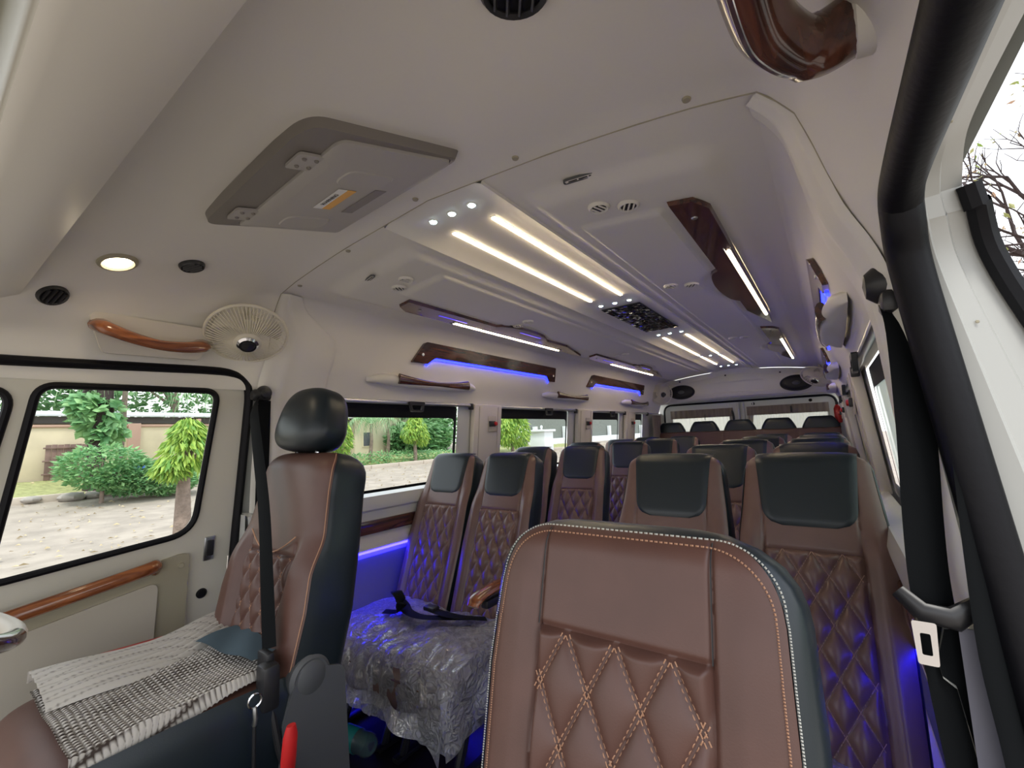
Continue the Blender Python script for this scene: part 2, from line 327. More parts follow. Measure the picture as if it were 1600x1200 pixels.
# upper side linings
for s, nm in ((-1, 'wall_left'), (1, 'wall_right')):
    mb = MB(); P_ = UP[::-1]; Sp = spline([(p[1], p[0], 0) for p in P_], 4)
    mb.grid(lambda a, b: (s*Sp[int(round(a*(len(Sp)-1)))].x, .83+4.95*b, Sp[int(round(a*(len(Sp)-1)))].y), len(Sp)-1, 40)
    # underside lip over the windows
    mb.grid(lambda a, b: (s*(.950+.03*a), .83+4.95*b, 1.405-.004*a), 2, 2)
    wall = struct(obj(nm, mb, 'headliner', angle=50), 'upper %s side lining of the van' % ('left' if s < 0 else 'right'))
    # openings: y ranges
    WIN = [(1.06, 1.985), (2.395, 3.37), (3.80, 4.50), (4.90, 5.22)]
    def T(y, z, off=0): return (s*(wx(z)+off), y, z)
    # pillars and frame reveal
    edges = [(.79, 1.06)] + [(WIN[i][1], WIN[i+1][0]) for i in range(3)] + [(5.22, 5.95)]
    for k, (a, b) in enumerate(edges):
        pil = MB(); pil.grid(lambda u, v: T(a+(b-a)*u, .95+.455*v, .004), 6, 6)
        p = obj('pillar', pil, 'white_paint', wall)
        if k in (1, 2, 3):
            c0, c1 = a + (b-a)*.27, b-.02
            pil = MB().box((s*(wx(1.16)-.022), (c0+c1)/2, 1.175), (.035, c1-c0, .47), .008, rot=Matrix.Rotation(s*-.1, 3, 'Y'))
            obj('pillar_cover', pil, 'cream_plastic', p)
            pil = MB()
            for q in (.16, .84):
                yy = c0+(c1-c0)*q; pil.box((s*(wx(1.16)-.041), yy, 1.175), (.005, .006, .44), .002, rot=Matrix.Rotation(s*-.1, 3, 'Y'))
            obj('groove', pil, 'beige_insert', p)
    # lower panels: sill, cream band, wood strip, recess, skirt
    sec = [(.967+.03, .955), (.945, .945), (.935, .905), (.938, .885), (.95, .875), (.955, .835)]
    mb = MB().grid(lambda u, v: (s*sec[int(round(u*5))][0], .79+5.1*v, sec[int(round(u*5))][1]), 5, 2)
    sill = struct(obj('trim_3' if s < 0 else 'trim_4', mb, 'white_paint', angle=25), 'pale sill ledge under the %s windows' % ('left' if s < 0 else 'right'))
    sec2 = [(.955, .835), (.962, .775), (.960, .770), (.958, .70), (.985, .695), (1.0, .60), (1.0, .42), (.97, .40), (.965, .05)]
    mb = MB().grid(lambda u, v: (s*sec2[int(round(u*8))][0], .79+5.1*v, sec2[int(round(u*8))][1]), 8, 4)
    low = struct(obj('wall_left_lower' if s < 0 else 'wall_right_lower', mb, 'cream_plastic', angle=25), 'cream lower side panel beside the %s seats' % ('left' if s < 0 else 'right'))
    mb = MB().box((s*.952, 3.4, .803), (.016, 4.9, .062), .006); obj('wood_strip', mb, 'wood_dark', low)
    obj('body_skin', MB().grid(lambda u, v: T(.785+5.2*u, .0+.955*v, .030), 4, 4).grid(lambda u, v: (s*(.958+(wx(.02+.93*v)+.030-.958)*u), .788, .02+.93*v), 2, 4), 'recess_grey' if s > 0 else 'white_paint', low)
    obj('recess_panel', MB().grid(lambda u, v: (s*(.986+.012*math.sin(PI*v)**.5), .79+5.1*u, .66-.23*v), 2, 6), 'recess_grey', low)
    ya_ = .95 if s < 0 else 1.0
    mb = MB().box((s*.972, (ya_+5.85)/2, .688), (.012, 5.85-ya_, .008), .002); obj('led_strip', mb, 'led_left' if s < 0 else 'led_floor', low)
    mb = MB().box((s*.945, 3.4, .09), (.012, 4.9, .010), .002); obj('led_strip', mb, 'led_dim', low)
    obj('door_post', MB().grid(lambda u, v: T(.785+.30*u, .93+.58*v, .016), 2, 4).grid(lambda u, v: T(.785+.30*u, .02+.91*v, .004 if s < 0 else .018), 2, 4), 'white_paint', wall)
    # windows
    for k, (a, b) in enumerate(WIN):
        n_ = k+1 if s < 0 else k+5
        wroot = struct(empty('window_%d' % n_, T((a+b)/2, .96)), 'side window with black border, %s wall, %s from the front' % ('left' if s < 0 else 'right', ['first', 'second', 'third', 'fourth'][k]))
        off = Vector(T((a+b)/2, .96))
        outer = rr([(a, .950), (b, .950), (b, 1.392), (a, 1.392)], .02); inner = rr([(a+.012, .966), (b-.022, .966), (b-.022, 1.322), (a+.012, 1.322)], .035)
        f = MB().ring(outer, inner, lambda p: Vector(T(p[0], p[1], .012))-off); f.ring(inner, inner, lambda p: Vector(T(p[0], p[1], .012))-off)
        obj('window_frame', f, 'black_rubber', wroot)
        g = MB().add([Vector(T(p[0], p[1], .016))-off for p in [(a, .955), (b, .955), (b, 1.39), (a, 1.39)]], [(0, 1, 2, 3)])
        obj('pane', g, 'glass' if s < 0 else 'glass_green', wroot, smooth=False)
        # curtain rail with latch and end cap
        rl = empty('curtain_rail', (s*.945, a, 1.398)); tag(rl, 'silver curtain rail with black latch above the %s window, %s side' % (['first', 'second', 'third', 'rearmost'][k], 'driver' if s < 0 else 'door'), 'rail')
        obj('rail', MB().box((0, (b-a)/2+.03, 0), (.022, b-a+.10, .020), .006), 'silver', rl)
        obj('end_cap', MB().box((0, b-a+.09, -.006), (.028, .022, .038), .004), 'black_plastic', rl)
        if k < 3:
            yc = (b-a)*.60; lt = MB(); out = rr([(yc-.055, .006), (yc+.055, .006), (yc+.040, -.048), (yc-.040, -.048)], .008, 3)
            inn = rr([(yc-.040, -.012), (yc+.040, -.012), (yc+.030, -.038), (yc-.030, -.038)], .006, 3)
            for h in (0, s*-.014): lt.ring(out, inn, lambda p, h=h: (s*-.012+h, p[0], p[1]))
            for lp in (out, inn):
                lt.add([(s*-.012, *p) for p in lp]+[(s*-.026, *p) for p in lp], [(i, (i+1) % len(lp), len(lp)+(i+1) % len(lp), len(lp)+i) for i in range(len(lp))])
            obj('latch', lt, 'black_plastic', rl)
    # hammer boxes / call buttons on pillars
    for k in range(3):
        a, b = WIN[k][1], WIN[k+1][0]; yc = a+(b-a)*.70
        bt = empty('call_button', (s*(wx(1.29)-.042), yc, 1.285)); tag(bt, 'black box with red button on the %s %s side pillar' % (['first', 'second', 'third'][k], 'driver' if s < 0 else 'door'), 'button', 'red call buttons on the window pillars')
        obj('backplate', MB().box((0, 0, 0), (.008, .085, .10), .003), 'beige_insert', bt)
        obj('housing', MB().box((s*-.008, -.012, 0), (.016, .058, .036), .004), 'black_plastic', bt)
        obj('button', MB().lathe([(0, .01), (.012, .008), (.014, 0)], Matrix.Translation((s*-.016, .014, 0)) @ Matrix.Rotation(-s*PI/2, 4, 'Y'), 16), 'red_plastic', bt)
    # panel seam lines of the upper lining (thin recessed joints)
    # B pillar cover moulding
    sc_pts = [(.815, 1.782), (.853, 1.735), (.873, 1.68), (.888, 1.62), (.908, 1.54), (.938, 1.46), (.955, 1.38), (.965, 1.25), (.985, 1.0), (.99, .6 if s < 0 else .95)]
    Sp2 = spline([(x, z, 0) for x, z in sc_pts], 4)
    def bp_pt(u, v):
        q = Sp2[int(round(v*(len(Sp2)-1)))]; wdt = .085 + .20*sm(v/.35)*(1) - .0*v
        e = math.sin(PI*min(1, max(0, u)))**.35 if 0 < u < 1 else 0
        rib = .006*math.exp(-((u-.28)/.07)**2)
        y0 = .832 - .02*sm((v-.3)/.3)
        return (s*(q.x - .004 - .020*e - rib), y0 + wdt*u, q.y)
    mb = MB().grid(bp_pt, 22, len(Sp2)-1)
    bpil = obj('pillar_cover', mb, 'trim_white', wall, angle=70); bpil['label'] = 'raised off-white belt pillar moulding'
# seam between front cap and main lining
sp = [cap_pt(u/40*2-1, .829) for u in range(41)]
obj('seam', MB().tube([p - Vector((0, 0, .0005)) for p in sp], .0014, 5), 'tan_plastic', ceiling)
for x, y in ((-.72, .855), (-.40, .845), (-.02, .80), (.32, .80), (.70, .80)):
    z = ceil_z(x, y) if y > .83 else cap_z(x, y)
    obj('screw', MB().lathe([(0, -.004), (.007, -.004), (.0085, 0)], Matrix.Translation((x, y, z)), 16), 'tan_plastic', ceiling)

# outer roof skin and drip rail
rf = [(1.06, 1.60), (1.055, 1.70), (1.02, 1.82), (.93, 1.90), (.70, 1.94), (.35, 1.955), (0, 1.96)]
rf = rf + [(-a, b) for a, b in rf[-2::-1]]
struct(obj('roof', MB().grid(lambda u, v: (rf[int(round(u*(len(rf)-1)))][0], -.45+6.5*v, rf[int(round(u*(len(rf)-1)))][1]), len(rf)-1, 4), 'white_paint'), 'white painted outer roof of the van')
# floor
mb = MB().grid(lambda a, b: (-1+2*a, .72+5.2*b, .05), 4, 8)
struct(obj('floor', mb, 'floor_dark'), 'dark brown vinyl floor of the passenger cabin')
mb = MB().box((0, .1, .20), (2.0, 1.25, .04), .01); mb.box((0, .73, .12), (2.0, .02, .16), 0)
struct(obj('floor', mb, 'black_rubber'), 'raised black front cab floor')

# ------------------------------------------------------------------ rear wall
rear = struct(empty('wall_rear', (0, 5.9, 0)), 'rear end of the van with header panel')
HZ = lambda x: 1.535 - .03*x*x
def hdr(u, v):
    x = -.93+1.86*u; top = ceil_z(min(.79, abs(x)), 5.4) if abs(x) < .79 else 1.79 - (abs(x)-.79)*.8
    z = top + .01 - (top + .01 - HZ(x))*v; y = -.20 - .05*math.sin(PI*v)**.7 + .07*(v > .97)
    if v < .2: y = -.20 - .05*math.sin(PI*v)**.7 - .05*(1-v/.2)
    # shallow emboss in the middle
    d = min(.30-abs(x), z-1.60, 1.72-z); y += .010*sm((d+.005)/.01)
    return (x, y, z)
obj('header_panel', MB().grid(hdr, 90, 40), 'trim_white', rear, angle=40)
for x in (-.62, -.10, .45): obj('screw', MB().lathe([(0, -.005), (.009, -.005), (.01, 0)], Matrix.Translation((x, -.262, 1.775 if abs(x) > .3 else 1.80)) @ Matrix.Rotation(PI/2, 4, 'X'), 14), 'black_plastic', rear)
mb = MB(); out = rr([(-.99, .3), (.99, .3), (.99, 1.60), (-.99, 1.60)], .1); inn = rr([(-.915, .3), (.915, .3), (.915, 1.50), (-.915, 1.50)], .09)
mb.ring(out, inn, lambda p: (p[0], .04, p[1])); mb.grid(lambda a, b: (-.99+1.98*a, -.13+.17*b, 1.545), 2, 1); obj('door_frame', mb, 'white_paint', rear)
lp = rr([(-.92, .3), (.92, .3), (.92, 1.505), (-.92, 1.505)], .1, 10)
obj('seal', MB().tube([(p[0], .02, p[1]) for p in lp], .012, 8, closed=True), 'black_rubber', rear)
for s, dn in ((-1, 1), (1, 2)):
    x0, x1 = (-.90, -.055) if s < 0 else (-.005, .90)
    dr = struct(empty('door_%d' % (dn+1), ((x0+x1)/2, 5.94, 0)), '%s rear door leaf in white paint' % ('left' if s < 0 else 'right'))
    cx = (x0+x1)/2; hw = (x1-x0)/2
    out = rr([(-hw-(.06 if s < 0 else .02), .3), (hw+(.035 if s < 0 else .06), .3), (hw+(.035 if s < 0 else .06), 1.56), (-hw-(.06 if s < 0 else .02), 1.56)], .02); inn = rr([(-hw+.06, 1.0), (hw-.09 if s < 0 else hw-.06, 1.0), (hw-.09 if s < 0 else hw-.06, 1.415), (-hw+.06 if s < 0 else -hw+.12, 1.415)], .07)
    obj('door_panel', MB().ring(out, inn, lambda p: (p[0], .03, p[1])).ring(inn, inn, lambda p: (p[0], .03, p[1])).ring(inn, [(a, b) for a, b in inn], lambda p: (p[0], .05, p[1])), 'white_paint', dr)
    obj('seal', MB().tube([(p[0], .035, p[1]) for p in inn], .009, 8, closed=True), 'black_rubber', dr)
    obj('pane', MB().add([(p[0], .05, p[1]) for p in [(-hw+.04, .98), (hw-.04, .98), (hw-.04, 1.43), (-hw+.04, 1.43)]], [(0, 1, 2, 3)]), 'glass', dr, smooth=False)
    obj('hinge_post', MB().box((hw+.012 if s < 0 else -hw+.018, .0, 1.25), (.02, .03, .5), .006), 'white_paint', dr)
    for q in ((-.2, .1) if s > 0 else (.16,)):
        if s > 0: obj('rubber_stop', MB().lathe([(.0, .012), (.014, .012), (.018, 0)], Matrix.Translation((q*1.9+.05, .028, 1.462)) @ Matrix.Rotation(PI/2, 4, 'X'), 18), 'black_rubber', dr)
    obj('latch', MB().box((hw-.10 if s < 0 else -hw+.12, .02, 1.465), (.014, .02, .04), .004), 'silver', dr)
    # curtain
    c = empty('curtain', (cx, 5.945, 1.43)); tag(c, 'pleated beige curtain with brown top band on the %s rear door window' % ('left' if s < 0 else 'right'), 'curtain', 'rear door curtains')
    ww = hw-.05
    obj('valance', MB().grid(lambda a, b: (-ww+2*ww*a, .003+.004*math.sin(a*70)-.006*b, -.0-.105*b-.015*math.sin(PI*a)*0), 120, 3), 'curtain_band', c)
    obj('sheer', MB().grid(lambda a, b: (-ww+2*ww*a, .012+.010*math.sin(a*95+math.sin(a*13)), -.09-.40*b), 180, 6), 'curtain_sheer', c)
    obj('tie', MB().box((.05, -.008, -.055 if s > 0 else -.10), (.016 if s > 0 else .006, .012, .07), .004), 'black_plastic', c)
# black oval door handle near split
h = empty('door_grip', (-.115, 5.95, 1.33)); tag(h, 'black curved pull grip beside the split of the rear doors', 'handle')
obj('grip', MB().tube(spline([(0, 0, .06), (.012, -.03, .03), (.016, -.03, -.02), (.01, 0, -.06)], 5), .012, 8), 'black_plastic', h)
# speakers in header
for s in (-1, 1):
    sp_ = empty('speaker', (s*.60-.01, 5.648, 1.645)); tag(sp_, 'black oval speaker grille at the %s end of the rear header' % ('left' if s < 0 else 'right'), 'speaker', 'rear header speakers')
    E_ = Matrix.Rotation(PI/2, 4, 'X') @ Matrix.Diagonal((.15, .085, 1, 1))
    obj('grille', MB().lathe([(0, .024), (.5, .022), (.8, .016), (.93, .006), (1, 0)], E_, 40), 'vent_black', sp_)
    obj('rim', MB().lathe([(.90, .010), (.96, .016), (1.02, .008), (1.04, -.004)], E_, 40), 'black_plastic', sp_)
    obj('cone', MB().lathe([(0, .034), (.2, .030), (.27, .022)], E_, 24), 'grey_plastic', sp_)
mb = MB().box((.945, 5.86, 1.36), (.05, .06, .16), .012)
o = empty('extinguisher', (.92, 5.80, 1.30)); tag(o, 'red fire bottle strapped at the far right rear corner', 'extinguisher')
obj('cylinder', MB().lathe([(0, -.10), (.03, -.10), (.034, -.08), (.034, .05), (.02, .08), (.012, .09), (0, .09)], Matrix(), 18), 'red_plastic', o)
obj('valve', MB().box((0, 0, .105), (.03, .03, .03), .006), 'black_plastic', o)
# brown curtain bunch at left rear corner
c = empty('gathered_curtain', (-.90, 5.62, 1.38)); tag(c, 'narrow bunched grey curtain hanging in the left rear corner', 'curtain')
obj('cloth', MB().grid(lambda a, b: (-.02+.012*math.sin(a*26), -.20+.30*a, -.55*b), 50, 4), 'curtain_band', c)

# ------------------------------------------------------------------ seats
def quilt(x, h, cw, ch):
    a = x/cw + h/ch; b = x/cw - h/ch
    return (1-math.exp(-3.2*abs(math.sin(PI*a))))*(1-math.exp(-3.2*abs(math.sin(PI*b))))*(.75+.25*abs(math.sin(PI*a)*math.sin(PI*b)))
def seat_back(name_parent, H, Wf, T0, tilt, base, cw, ch, quilt_top, wq, cr=.05, nx=56, nv=70, patch=True, mat_front='brown_light', amp=.011, stitch='stitch', edge='black_leather', dash=True, top_seam=None, sbolst=.016, vf=1, smax=.965, gt_=1.55):
    """base = (x, y, z) local offset of the lower front centre"""
    up = Vector((0, math.sin(tilt), math.cos(tilt))); fw = Vector((0, -math.cos(tilt), math.sin(tilt)))
    B = Vector(base)
    def half(h):
        w_ = Wf(h)
        if h > H-cr: w_ -= cr*(1-math.sqrt(max(0, 1-((h-(H-cr))/cr)**2)))
        return w_
    rt = T0*.42
    def prof(v):      # v 0..1 -> (h, inset)
        Ht = H-rt; Lt = Ht + rt*PI/2; d = v*Lt
        if d < Ht: return d, 0
        ph = (d-Ht)/rt; return Ht + rt*math.sin(ph), rt*(1-math.cos(ph))
    n_ = 4.2
    def disp(x, h, W_):
        q = wq(h); d = 0; ax = abs(x)
        if h < quilt_top and ax < q:
            e = sm(min((q-ax)/.012, (quilt_top-h)/.012, 1)); d += amp*quilt(x, h-quilt_top, cw, ch)*e
        if h < quilt_top*1.25: d += sbolst*sm((ax-q)/.035)*sm((quilt_top*1.25-h)/.12)
        d -= .005*math.exp(-((ax-q)/.0035)**2) * (h < quilt_top*gt_)
        if ax < q: d -= .005*math.exp(-((h-quilt_top)/.0035)**2)
        return d
    def front(u, v):
        s_ = (u*2-1)*smax; h, ins = prof(v); W_ = half(h) - ins*.5; Tt = T0/2 - ins
        Tt = max(Tt, .004); x = s_*W_; f = Tt*(1-abs(s_)**n_)**(1/n_)
        f += disp(x, h, W_)*(1 if ins == 0 else max(0, 1-ins/rt*2))
        return B + Vector((x, 0, 0)) + up*h + fw*(f - T0/2)
    F = obj('backrest', MB().grid(lambda u, v: front(u, v*vf), nx, nv), mat_front, name_parent, angle=70)
    def back(u, v):
        th0 = math.acos(smax)  # go round the rear
        h, ins = prof(v); W_ = half(h) - ins*.5; Tt = max(T0/2 - ins, .004)
        f0 = (1-smax**n_)**(1/n_)
        dd = disp(smax*W_, h, W_)*(1 if ins == 0 else 0)*(1-min(u, 1-u)/.12)/max(Tt, .01) if min(u, 1-u) < .12 else 0
        if u < .12: s_ = smax + (1-smax)*(u/.12); f = dd + (1-min(1, s_)**n_)**(1/n_) if s_ < 1 else 0
        elif u > .88: s_ = -(smax + (1-smax)*((1-u)/.12)); f = dd + (1-min(1, abs(s_))**n_)**(1/n_) if abs(s_) < 1 else 0
        else:
            a = (u-.12)/.76*PI; c = math.cos(a); sn = math.sin(a)
            s_ = math.copysign(abs(c)**(2/n_), c); f = -(abs(sn)**(2/n_))
        bulge = .012*sm(min(u, 1-u)/.1) if edge else 0
        return B + Vector((s_*(W_+.001), 0, 0)) + up*h + fw*(f*(Tt + (0 if f > 0 else .012*(1-ins/rt))) - T0/2)
    sd_ = MB().grid(back, 40, 30)
    if vf < 1: sd_.grid(lambda u, v: front(u, vf+(1-vf)*v), 40, 10)
    obj('side_cover', sd_, edge, name_parent, angle=70)
    if patch:
        pb = H-.215; ph = prof
        def pt(u, v):
            s0 = u*2-1; Ht = H-rt; Lt = Ht + rt*PI/2; d = pb + (Lt+.02-pb)*v
            hh = d if d < Ht else Ht + rt*math.sin(min(PI/2, (d-Ht)/rt))
            w0 = .105 + .022*v; k = min(1, (d-pb)/.045); w_ = w0*(1-.42*(1-math.sqrt(max(0, 1-(1-k)**2))))
            ins = 0 if d < Ht else rt*(1-math.cos(min(PI/2+.3, (d-Ht)/rt)))
            x = s0*w_; W_ = half(hh)-ins*.5; Tt = max(T0/2-ins, -.01); sx_ = x/W_
            f = Tt*(1-min(.999, abs(sx_))**n_)**(1/n_) if Tt > 0 else Tt
            e = sm(min(1, (1-abs(s0))/.07, v/.05)); 
            return B + Vector((x, 0, 0)) + up*(hh + .003) + fw*(f - T0/2 + .001 + .0045*e)
        obj('head_patch', MB().grid(pt, 22, 30), edge, name_parent, angle=70)
    # stitching lines along the quilting and the panel edge
    st = MB()
    def on(x, h):
        W_ = half(h); sx_ = min(.96, abs(x)/W_); q_ = min(1, max(0, (h-(H-rt))/rt)); ins = rt*(1-math.sqrt(1-q_*q_))
        return B + Vector((x, 0, 0)) + up*h + fw*((T0/2-ins)*(1-sx_**n_)**(1/n_) - T0/2 + .0012 + (.0016 if h < quilt_top else 0) + (sbolst*sm((abs(x)-wq(h))/.035)*sm((quilt_top*1.25-h)/.12) if h < quilt_top*1.25 else 0))
    def dashes(p, q, off):
        L_ = math.hypot(q[0]-p[0], q[1]-p[1]); n = max(1, int(L_/(.0085 if dash else .03))); dx, dh = (q[0]-p[0])/L_, (q[1]-p[1])/L_
        for i in range(n):
            a = (i+.12)/n*L_; b = (i+(.8 if dash else 1))/n*L_
            A = on(p[0]+dx*a-dh*off, p[1]+dh*a+dx*off); C = on(p[0]+dx*b-dh*off, p[1]+dh*b+dx*off)
            sd = (C-A).normalized().cross(fw)*(.0009 if dash else .0008)
            st.add([A-sd, A+sd, C+sd, C-sd, (A+C)/2+fw*.0014], [(0, 1, 4), (1, 2, 4), (2, 3, 4), (3, 0, 4)])
    kmax = 14
    for sg in (1, -1):
        for k in range(-kmax, kmax):
            # line: x/cw + sg*(h-qt)/ch = k
            pts = []
            hh = .02
            seg = None
            while hh < quilt_top:
                x = (k - sg*(hh-quilt_top)/ch)*cw
                if abs(x) < wq(hh)-.004:
                    if seg is None: seg = (x, hh)
                    last = (x, hh)
                elif seg is not None:
                    if math.hypot(last[0]-seg[0], last[1]-seg[1]) > .01:
                        for off in ((.0028, -.0028) if dash else (0,)): dashes(seg, last, off)
                    seg = None
                hh += .004
            if seg is not None and math.hypot(last[0]-seg[0], last[1]-seg[1]) > .01:
                for off in ((.0028, -.0028) if dash else (0,)): dashes(seg, last, off)
    if st.v: stuff(obj('stitching', st, stitch, name_parent, smooth=False))
    return front, on, half, up, fw, B
def cushion(parent, cx, y0, y1, z1, W_, T_, mname='brown_light', name='seat', off=0, wr=0, nx=36, ny=40, drop=0):
    def f(u, v):   # wrap: front bottom -> over top -> back
        n_ = 5.; a = PI*(v) ; c = math.cos(a); s_ = math.sin(a)
        ly = -math.copysign(abs(c)**(2/n_), c); lz = abs(s_)**(2/n_)
        x = (u*2-1); e = (1-abs(x)**8)**(1/8) if abs(x) < 1 else 0
        yy = (y0+y1)/2 + ly*((y1-y0)/2+off); dx = 1 if abs(x) < 1 else 1
        zz = (z1-T_) + lz*(T_+off)*(.80+.20*e) - drop*(1-lz)
        puff = .012*math.cos(x*PI/2)*lz
        wn = 0
        if wr: wn = wr*(noise.noise(Vector((x*2.2+parent.location.x*3, yy*7, zz*5)))+.5*noise.noise(Vector((x*6, yy*17, zz*14))))
        return (cx + x*(W_+off)*(1-.05*(1-lz)*0), yy - (wn if v < .2 else 0), zz + puff + (wn if lz > .3 else 0) + .012*ly*0)
    mb = MB().grid(f, nx, ny)
    for e_ in (0, 1):
        loop = [f(e_, j/ny) for j in range(ny+1)]; mb.fill(loop)
    return obj(name, mb, mname, parent, angle=50)
def wp(h): return lerp([(0, .176), (.30, .183), (.50, .174), (.65, .158), (.74, .150)], h)
def make_passenger():
    r = empty('passenger_seat')
    seat_back(r, .738, wp, .105, math.radians(20), (0, 0, .44), .065, .112, .465, lambda h: .108-.01*(h < 0), cr=.045, nx=88, nv=120, dash=False, amp=.017, stitch='stitch_tan')
    cushion(r, 0, -.40, .06, .455, .186, .17)
    # piping around the cushion front
    pl = MB().tube([(-.175, -.385, .395), (-.1, -.397, .385), (.1, -.397, .385), (.175, -.385, .395)], .004, 6); obj('piping', pl, 'brown_leather', r)
    fb = MB().box((0, -.17, .245), (.33, .36, .045), .008); obj('seat_pan', fb, 'black_plastic', r)
    for sx_ in (-1, 1):
        lg = MB().tube([(sx_*.13, -.30, .05), (sx_*.13, -.22, .23)], .016, 8); lg.tube([(sx_*.13, .03, .05), (sx_*.13, -.05, .23)], .016, 8); lg.box((sx_*.13, -.13, .06), (.035, .40, .018), .004)
        obj('leg', lg, 'black_plastic', r)
    return r
proto = make_passenger()
PX = {'lo': -.77, 'li': -.405, 'ri': .413, 'ro': .780}
word = {'lo': 'window seat on the driver side', 'li': 'aisle seat on the driver side', 'ri': 'aisle seat on the door side', 'ro': 'window seat on the door side'}
ordn = ['front', 'second', 'third', 'fourth', 'fifth']
SEATS = {}
first = True
for k in range(5):
    for key in ('lo', 'li', 'ri', 'ro'):
        o = proto if first else copy_tree(proto); first = False
        y = (1.462 if key[0] == 'l' else 1.262) + .7585*k
        o.location = (PX[key], y, 0)
        tag(o, 'brown quilted seat with black head patch, %s row %s' % (ordn[k], word[key]), 'seat', 'brown quilted passenger seats')
        SEATS[(key, k)] = o
# wooden armrest of the front-row aisle seat on the driver side and of the rest
def armrest(x, y, z, label):
    r = empty('armrest', (x, y, z)); tag(r, label, 'armrest', 'wooden aisle armrests')
    obj('arm_pad', MB().tube(spline([(0, -.11, -.020), (0, -.09, .0), (0, -.02, .012), (0, .12, .012), (0, .20, .0)], 6), [.012]+[.022]*4+[.026]*20, 12, flat=(.65, 1.15), up=(0, 0, 1)), 'wood_orange', r)
    obj('arm_bracket', MB().box((0, .06, -.03), (.034, .22, .03), .008), 'black_plastic', r)
    return r
armrest(-.188, 1.29, .655, 'curved glossy wooden armrest beside the front row aisle seat, driver side')
for k in range(1, 4): armrest(-.188, 1.29+.7585*k, .655, 'curved wooden armrest beside the %s row aisle seat, driver side' % ordn[k])
# plastic covers on the front-row cushions
pv = empty('plastic_cover', (-.58, 1.462, 0)); tag(pv, 'crinkled clear plastic sheet wrapped over the front left pair of cushions', 'cover')
for cx in (-.185, .185):
    c_ = cushion(pv, cx, -.40, .06, .455, .188, .19, 'plastic_film', 'sheet', off=.010, wr=.016, nx=60, ny=70, drop=.02)
def hem(u, v):
    y = -.415 - .02*math.sin(u*19) - .02*v; return (-.37+.745*u, y, .325-.05*v*(1+.35*math.sin(u*9)) - .05*v*sm((u-.85)/.15))
obj('hanging_edge', MB().grid(hem, 60, 8), 'plastic_film', pv)
def hem2(u, v): return (.38+.012*math.sin(u*13)+.02*v, -.43+.36*u, .40-.16*v*(1-.6*u))
obj('hanging_edge', MB().grid(hem2, 40, 10), 'plastic_film', pv)
pv2 = empty('plastic_cover', (.795, 1.262, 0)); tag(pv2, 'clear plastic sheet on the cushion of the front row window seat, door side', 'cover')
cushion(pv2, 0, -.40, .06, .455, .188, .19, 'plastic_film', 'sheet', off=.010, wr=.012, nx=40, ny=50)
# lap belt lying on the cushions
bl = empty('lap_belt', (-.58, 1.30, .49)); tag(bl, 'loose black lap belt with buckle coiled on the plastic covered cushion', 'seat belt')
pth = spline([(.20, .10, .0), (.12, .02, .012), (.03, -.02, .012), (-.06, -.01, .012), (-.13, .03, .014), (-.16, .02, .05), (-.12, -.02, .085), (-.08, -.03, .06), (-.09, -.03, .015), (-.15, -.06, .012)], 6)
obj('strap', MB().tube(pth, .023, 8, flat=(.09, 1), up=(0, .0, 1)), 'belt_black', bl)
obj('strap', MB().tube(spline([(.25, .12, .0), (.18, .04, .02), (.10, .03, .022), (.02, .05, .014)], 6), .023, 8, flat=(.09, 1), up=(0, 0, 1)), 'belt_black', bl)
obj('buckle', MB().box((.02, .045, .022), (.06, .04, .018), .006), 'black_plastic', bl)

# rear bench
b = empty('rear_bench', (0, 5.44, 0)); tag(b, 'wide brown five-place rear bench below the rear door curtains', 'bench')
def bb(u, v):
    a = -.93+1.86*u; h = v*.76; z = .42 + h*math.cos(.28); y = h*math.sin(.28)
    g = .006*math.exp(-(((a+.93) % .372 - .0)/.006)**2)
    return (a, y + g - .0, z)
mbb = MB().grid(bb, 110, 10); mbb.grid(lambda u, v: (-.93+1.86*u, .213+.09*v, 1.150+.012*math.sin(PI*v)), 10, 5)
obj('backrest', mbb, 'brown_leather', b); cushion(b, 0, -.42, .05, .46, .93, .18, 'brown_leather')
for i in range(5):
    x = -.774+.387*i - .012
    hr = empty('headrest', (x, 5.72, 1.155)); tag(hr, 'black tapered headrest on the rear bench, %s from the left' % ['first', 'second', 'third', 'fourth', 'fifth'][i], 'headrest', 'rear bench headrests')
    def hf(u, v):
        a = u*2*PI; n_ = 3.6; ph = v*PI/2*.98
        t_ = v; zc = .125*math.sin(ph)**.8 if v else 0; w_ = .172*(1-.30*(zc/.125)**1.2)*(math.cos(ph)**.13); d_ = .05*(math.cos(ph)**.4)
        return (w_*math.copysign(abs(math.cos(a))**(2/n_), math.cos(a)), d_*math.copysign(abs(math.sin(a))**(2/n_), math.sin(a)), zc)
    obj('cushion', MB().grid(hf, 36, 16, cu=True), 'black_leather', hr, angle=80)
    for q in (-.05, .05): obj('post', MB().tube([(q, 0, -.04), (q, 0, .02)], .006, 8), 'chrome', hr)

# ------------------------------------------------------------------ near co-driver seat
cs = empty('front_passenger_seat', (.600, .60, .030)); tag(cs, 'near brown leather seat with orange stitched diamonds and black edge', 'seat')
def wc(h): return lerp([(0, .195), (.2, .210), (.40, .220), (.52, .215), (.62, .200), (.70, .19)], h)
frt, on, half, up, fw, B = seat_back(cs, .62, wc, .12, math.radians(15), (0, -.155, .455), .071, .135, .468, lambda h: .118, cr=.085, vf=.945, smax=.90, nx=150, nv=210, patch=False,
                    mat_front='brown_leather', amp=.013, stitch='stitch', dash=True, sbolst=.006)
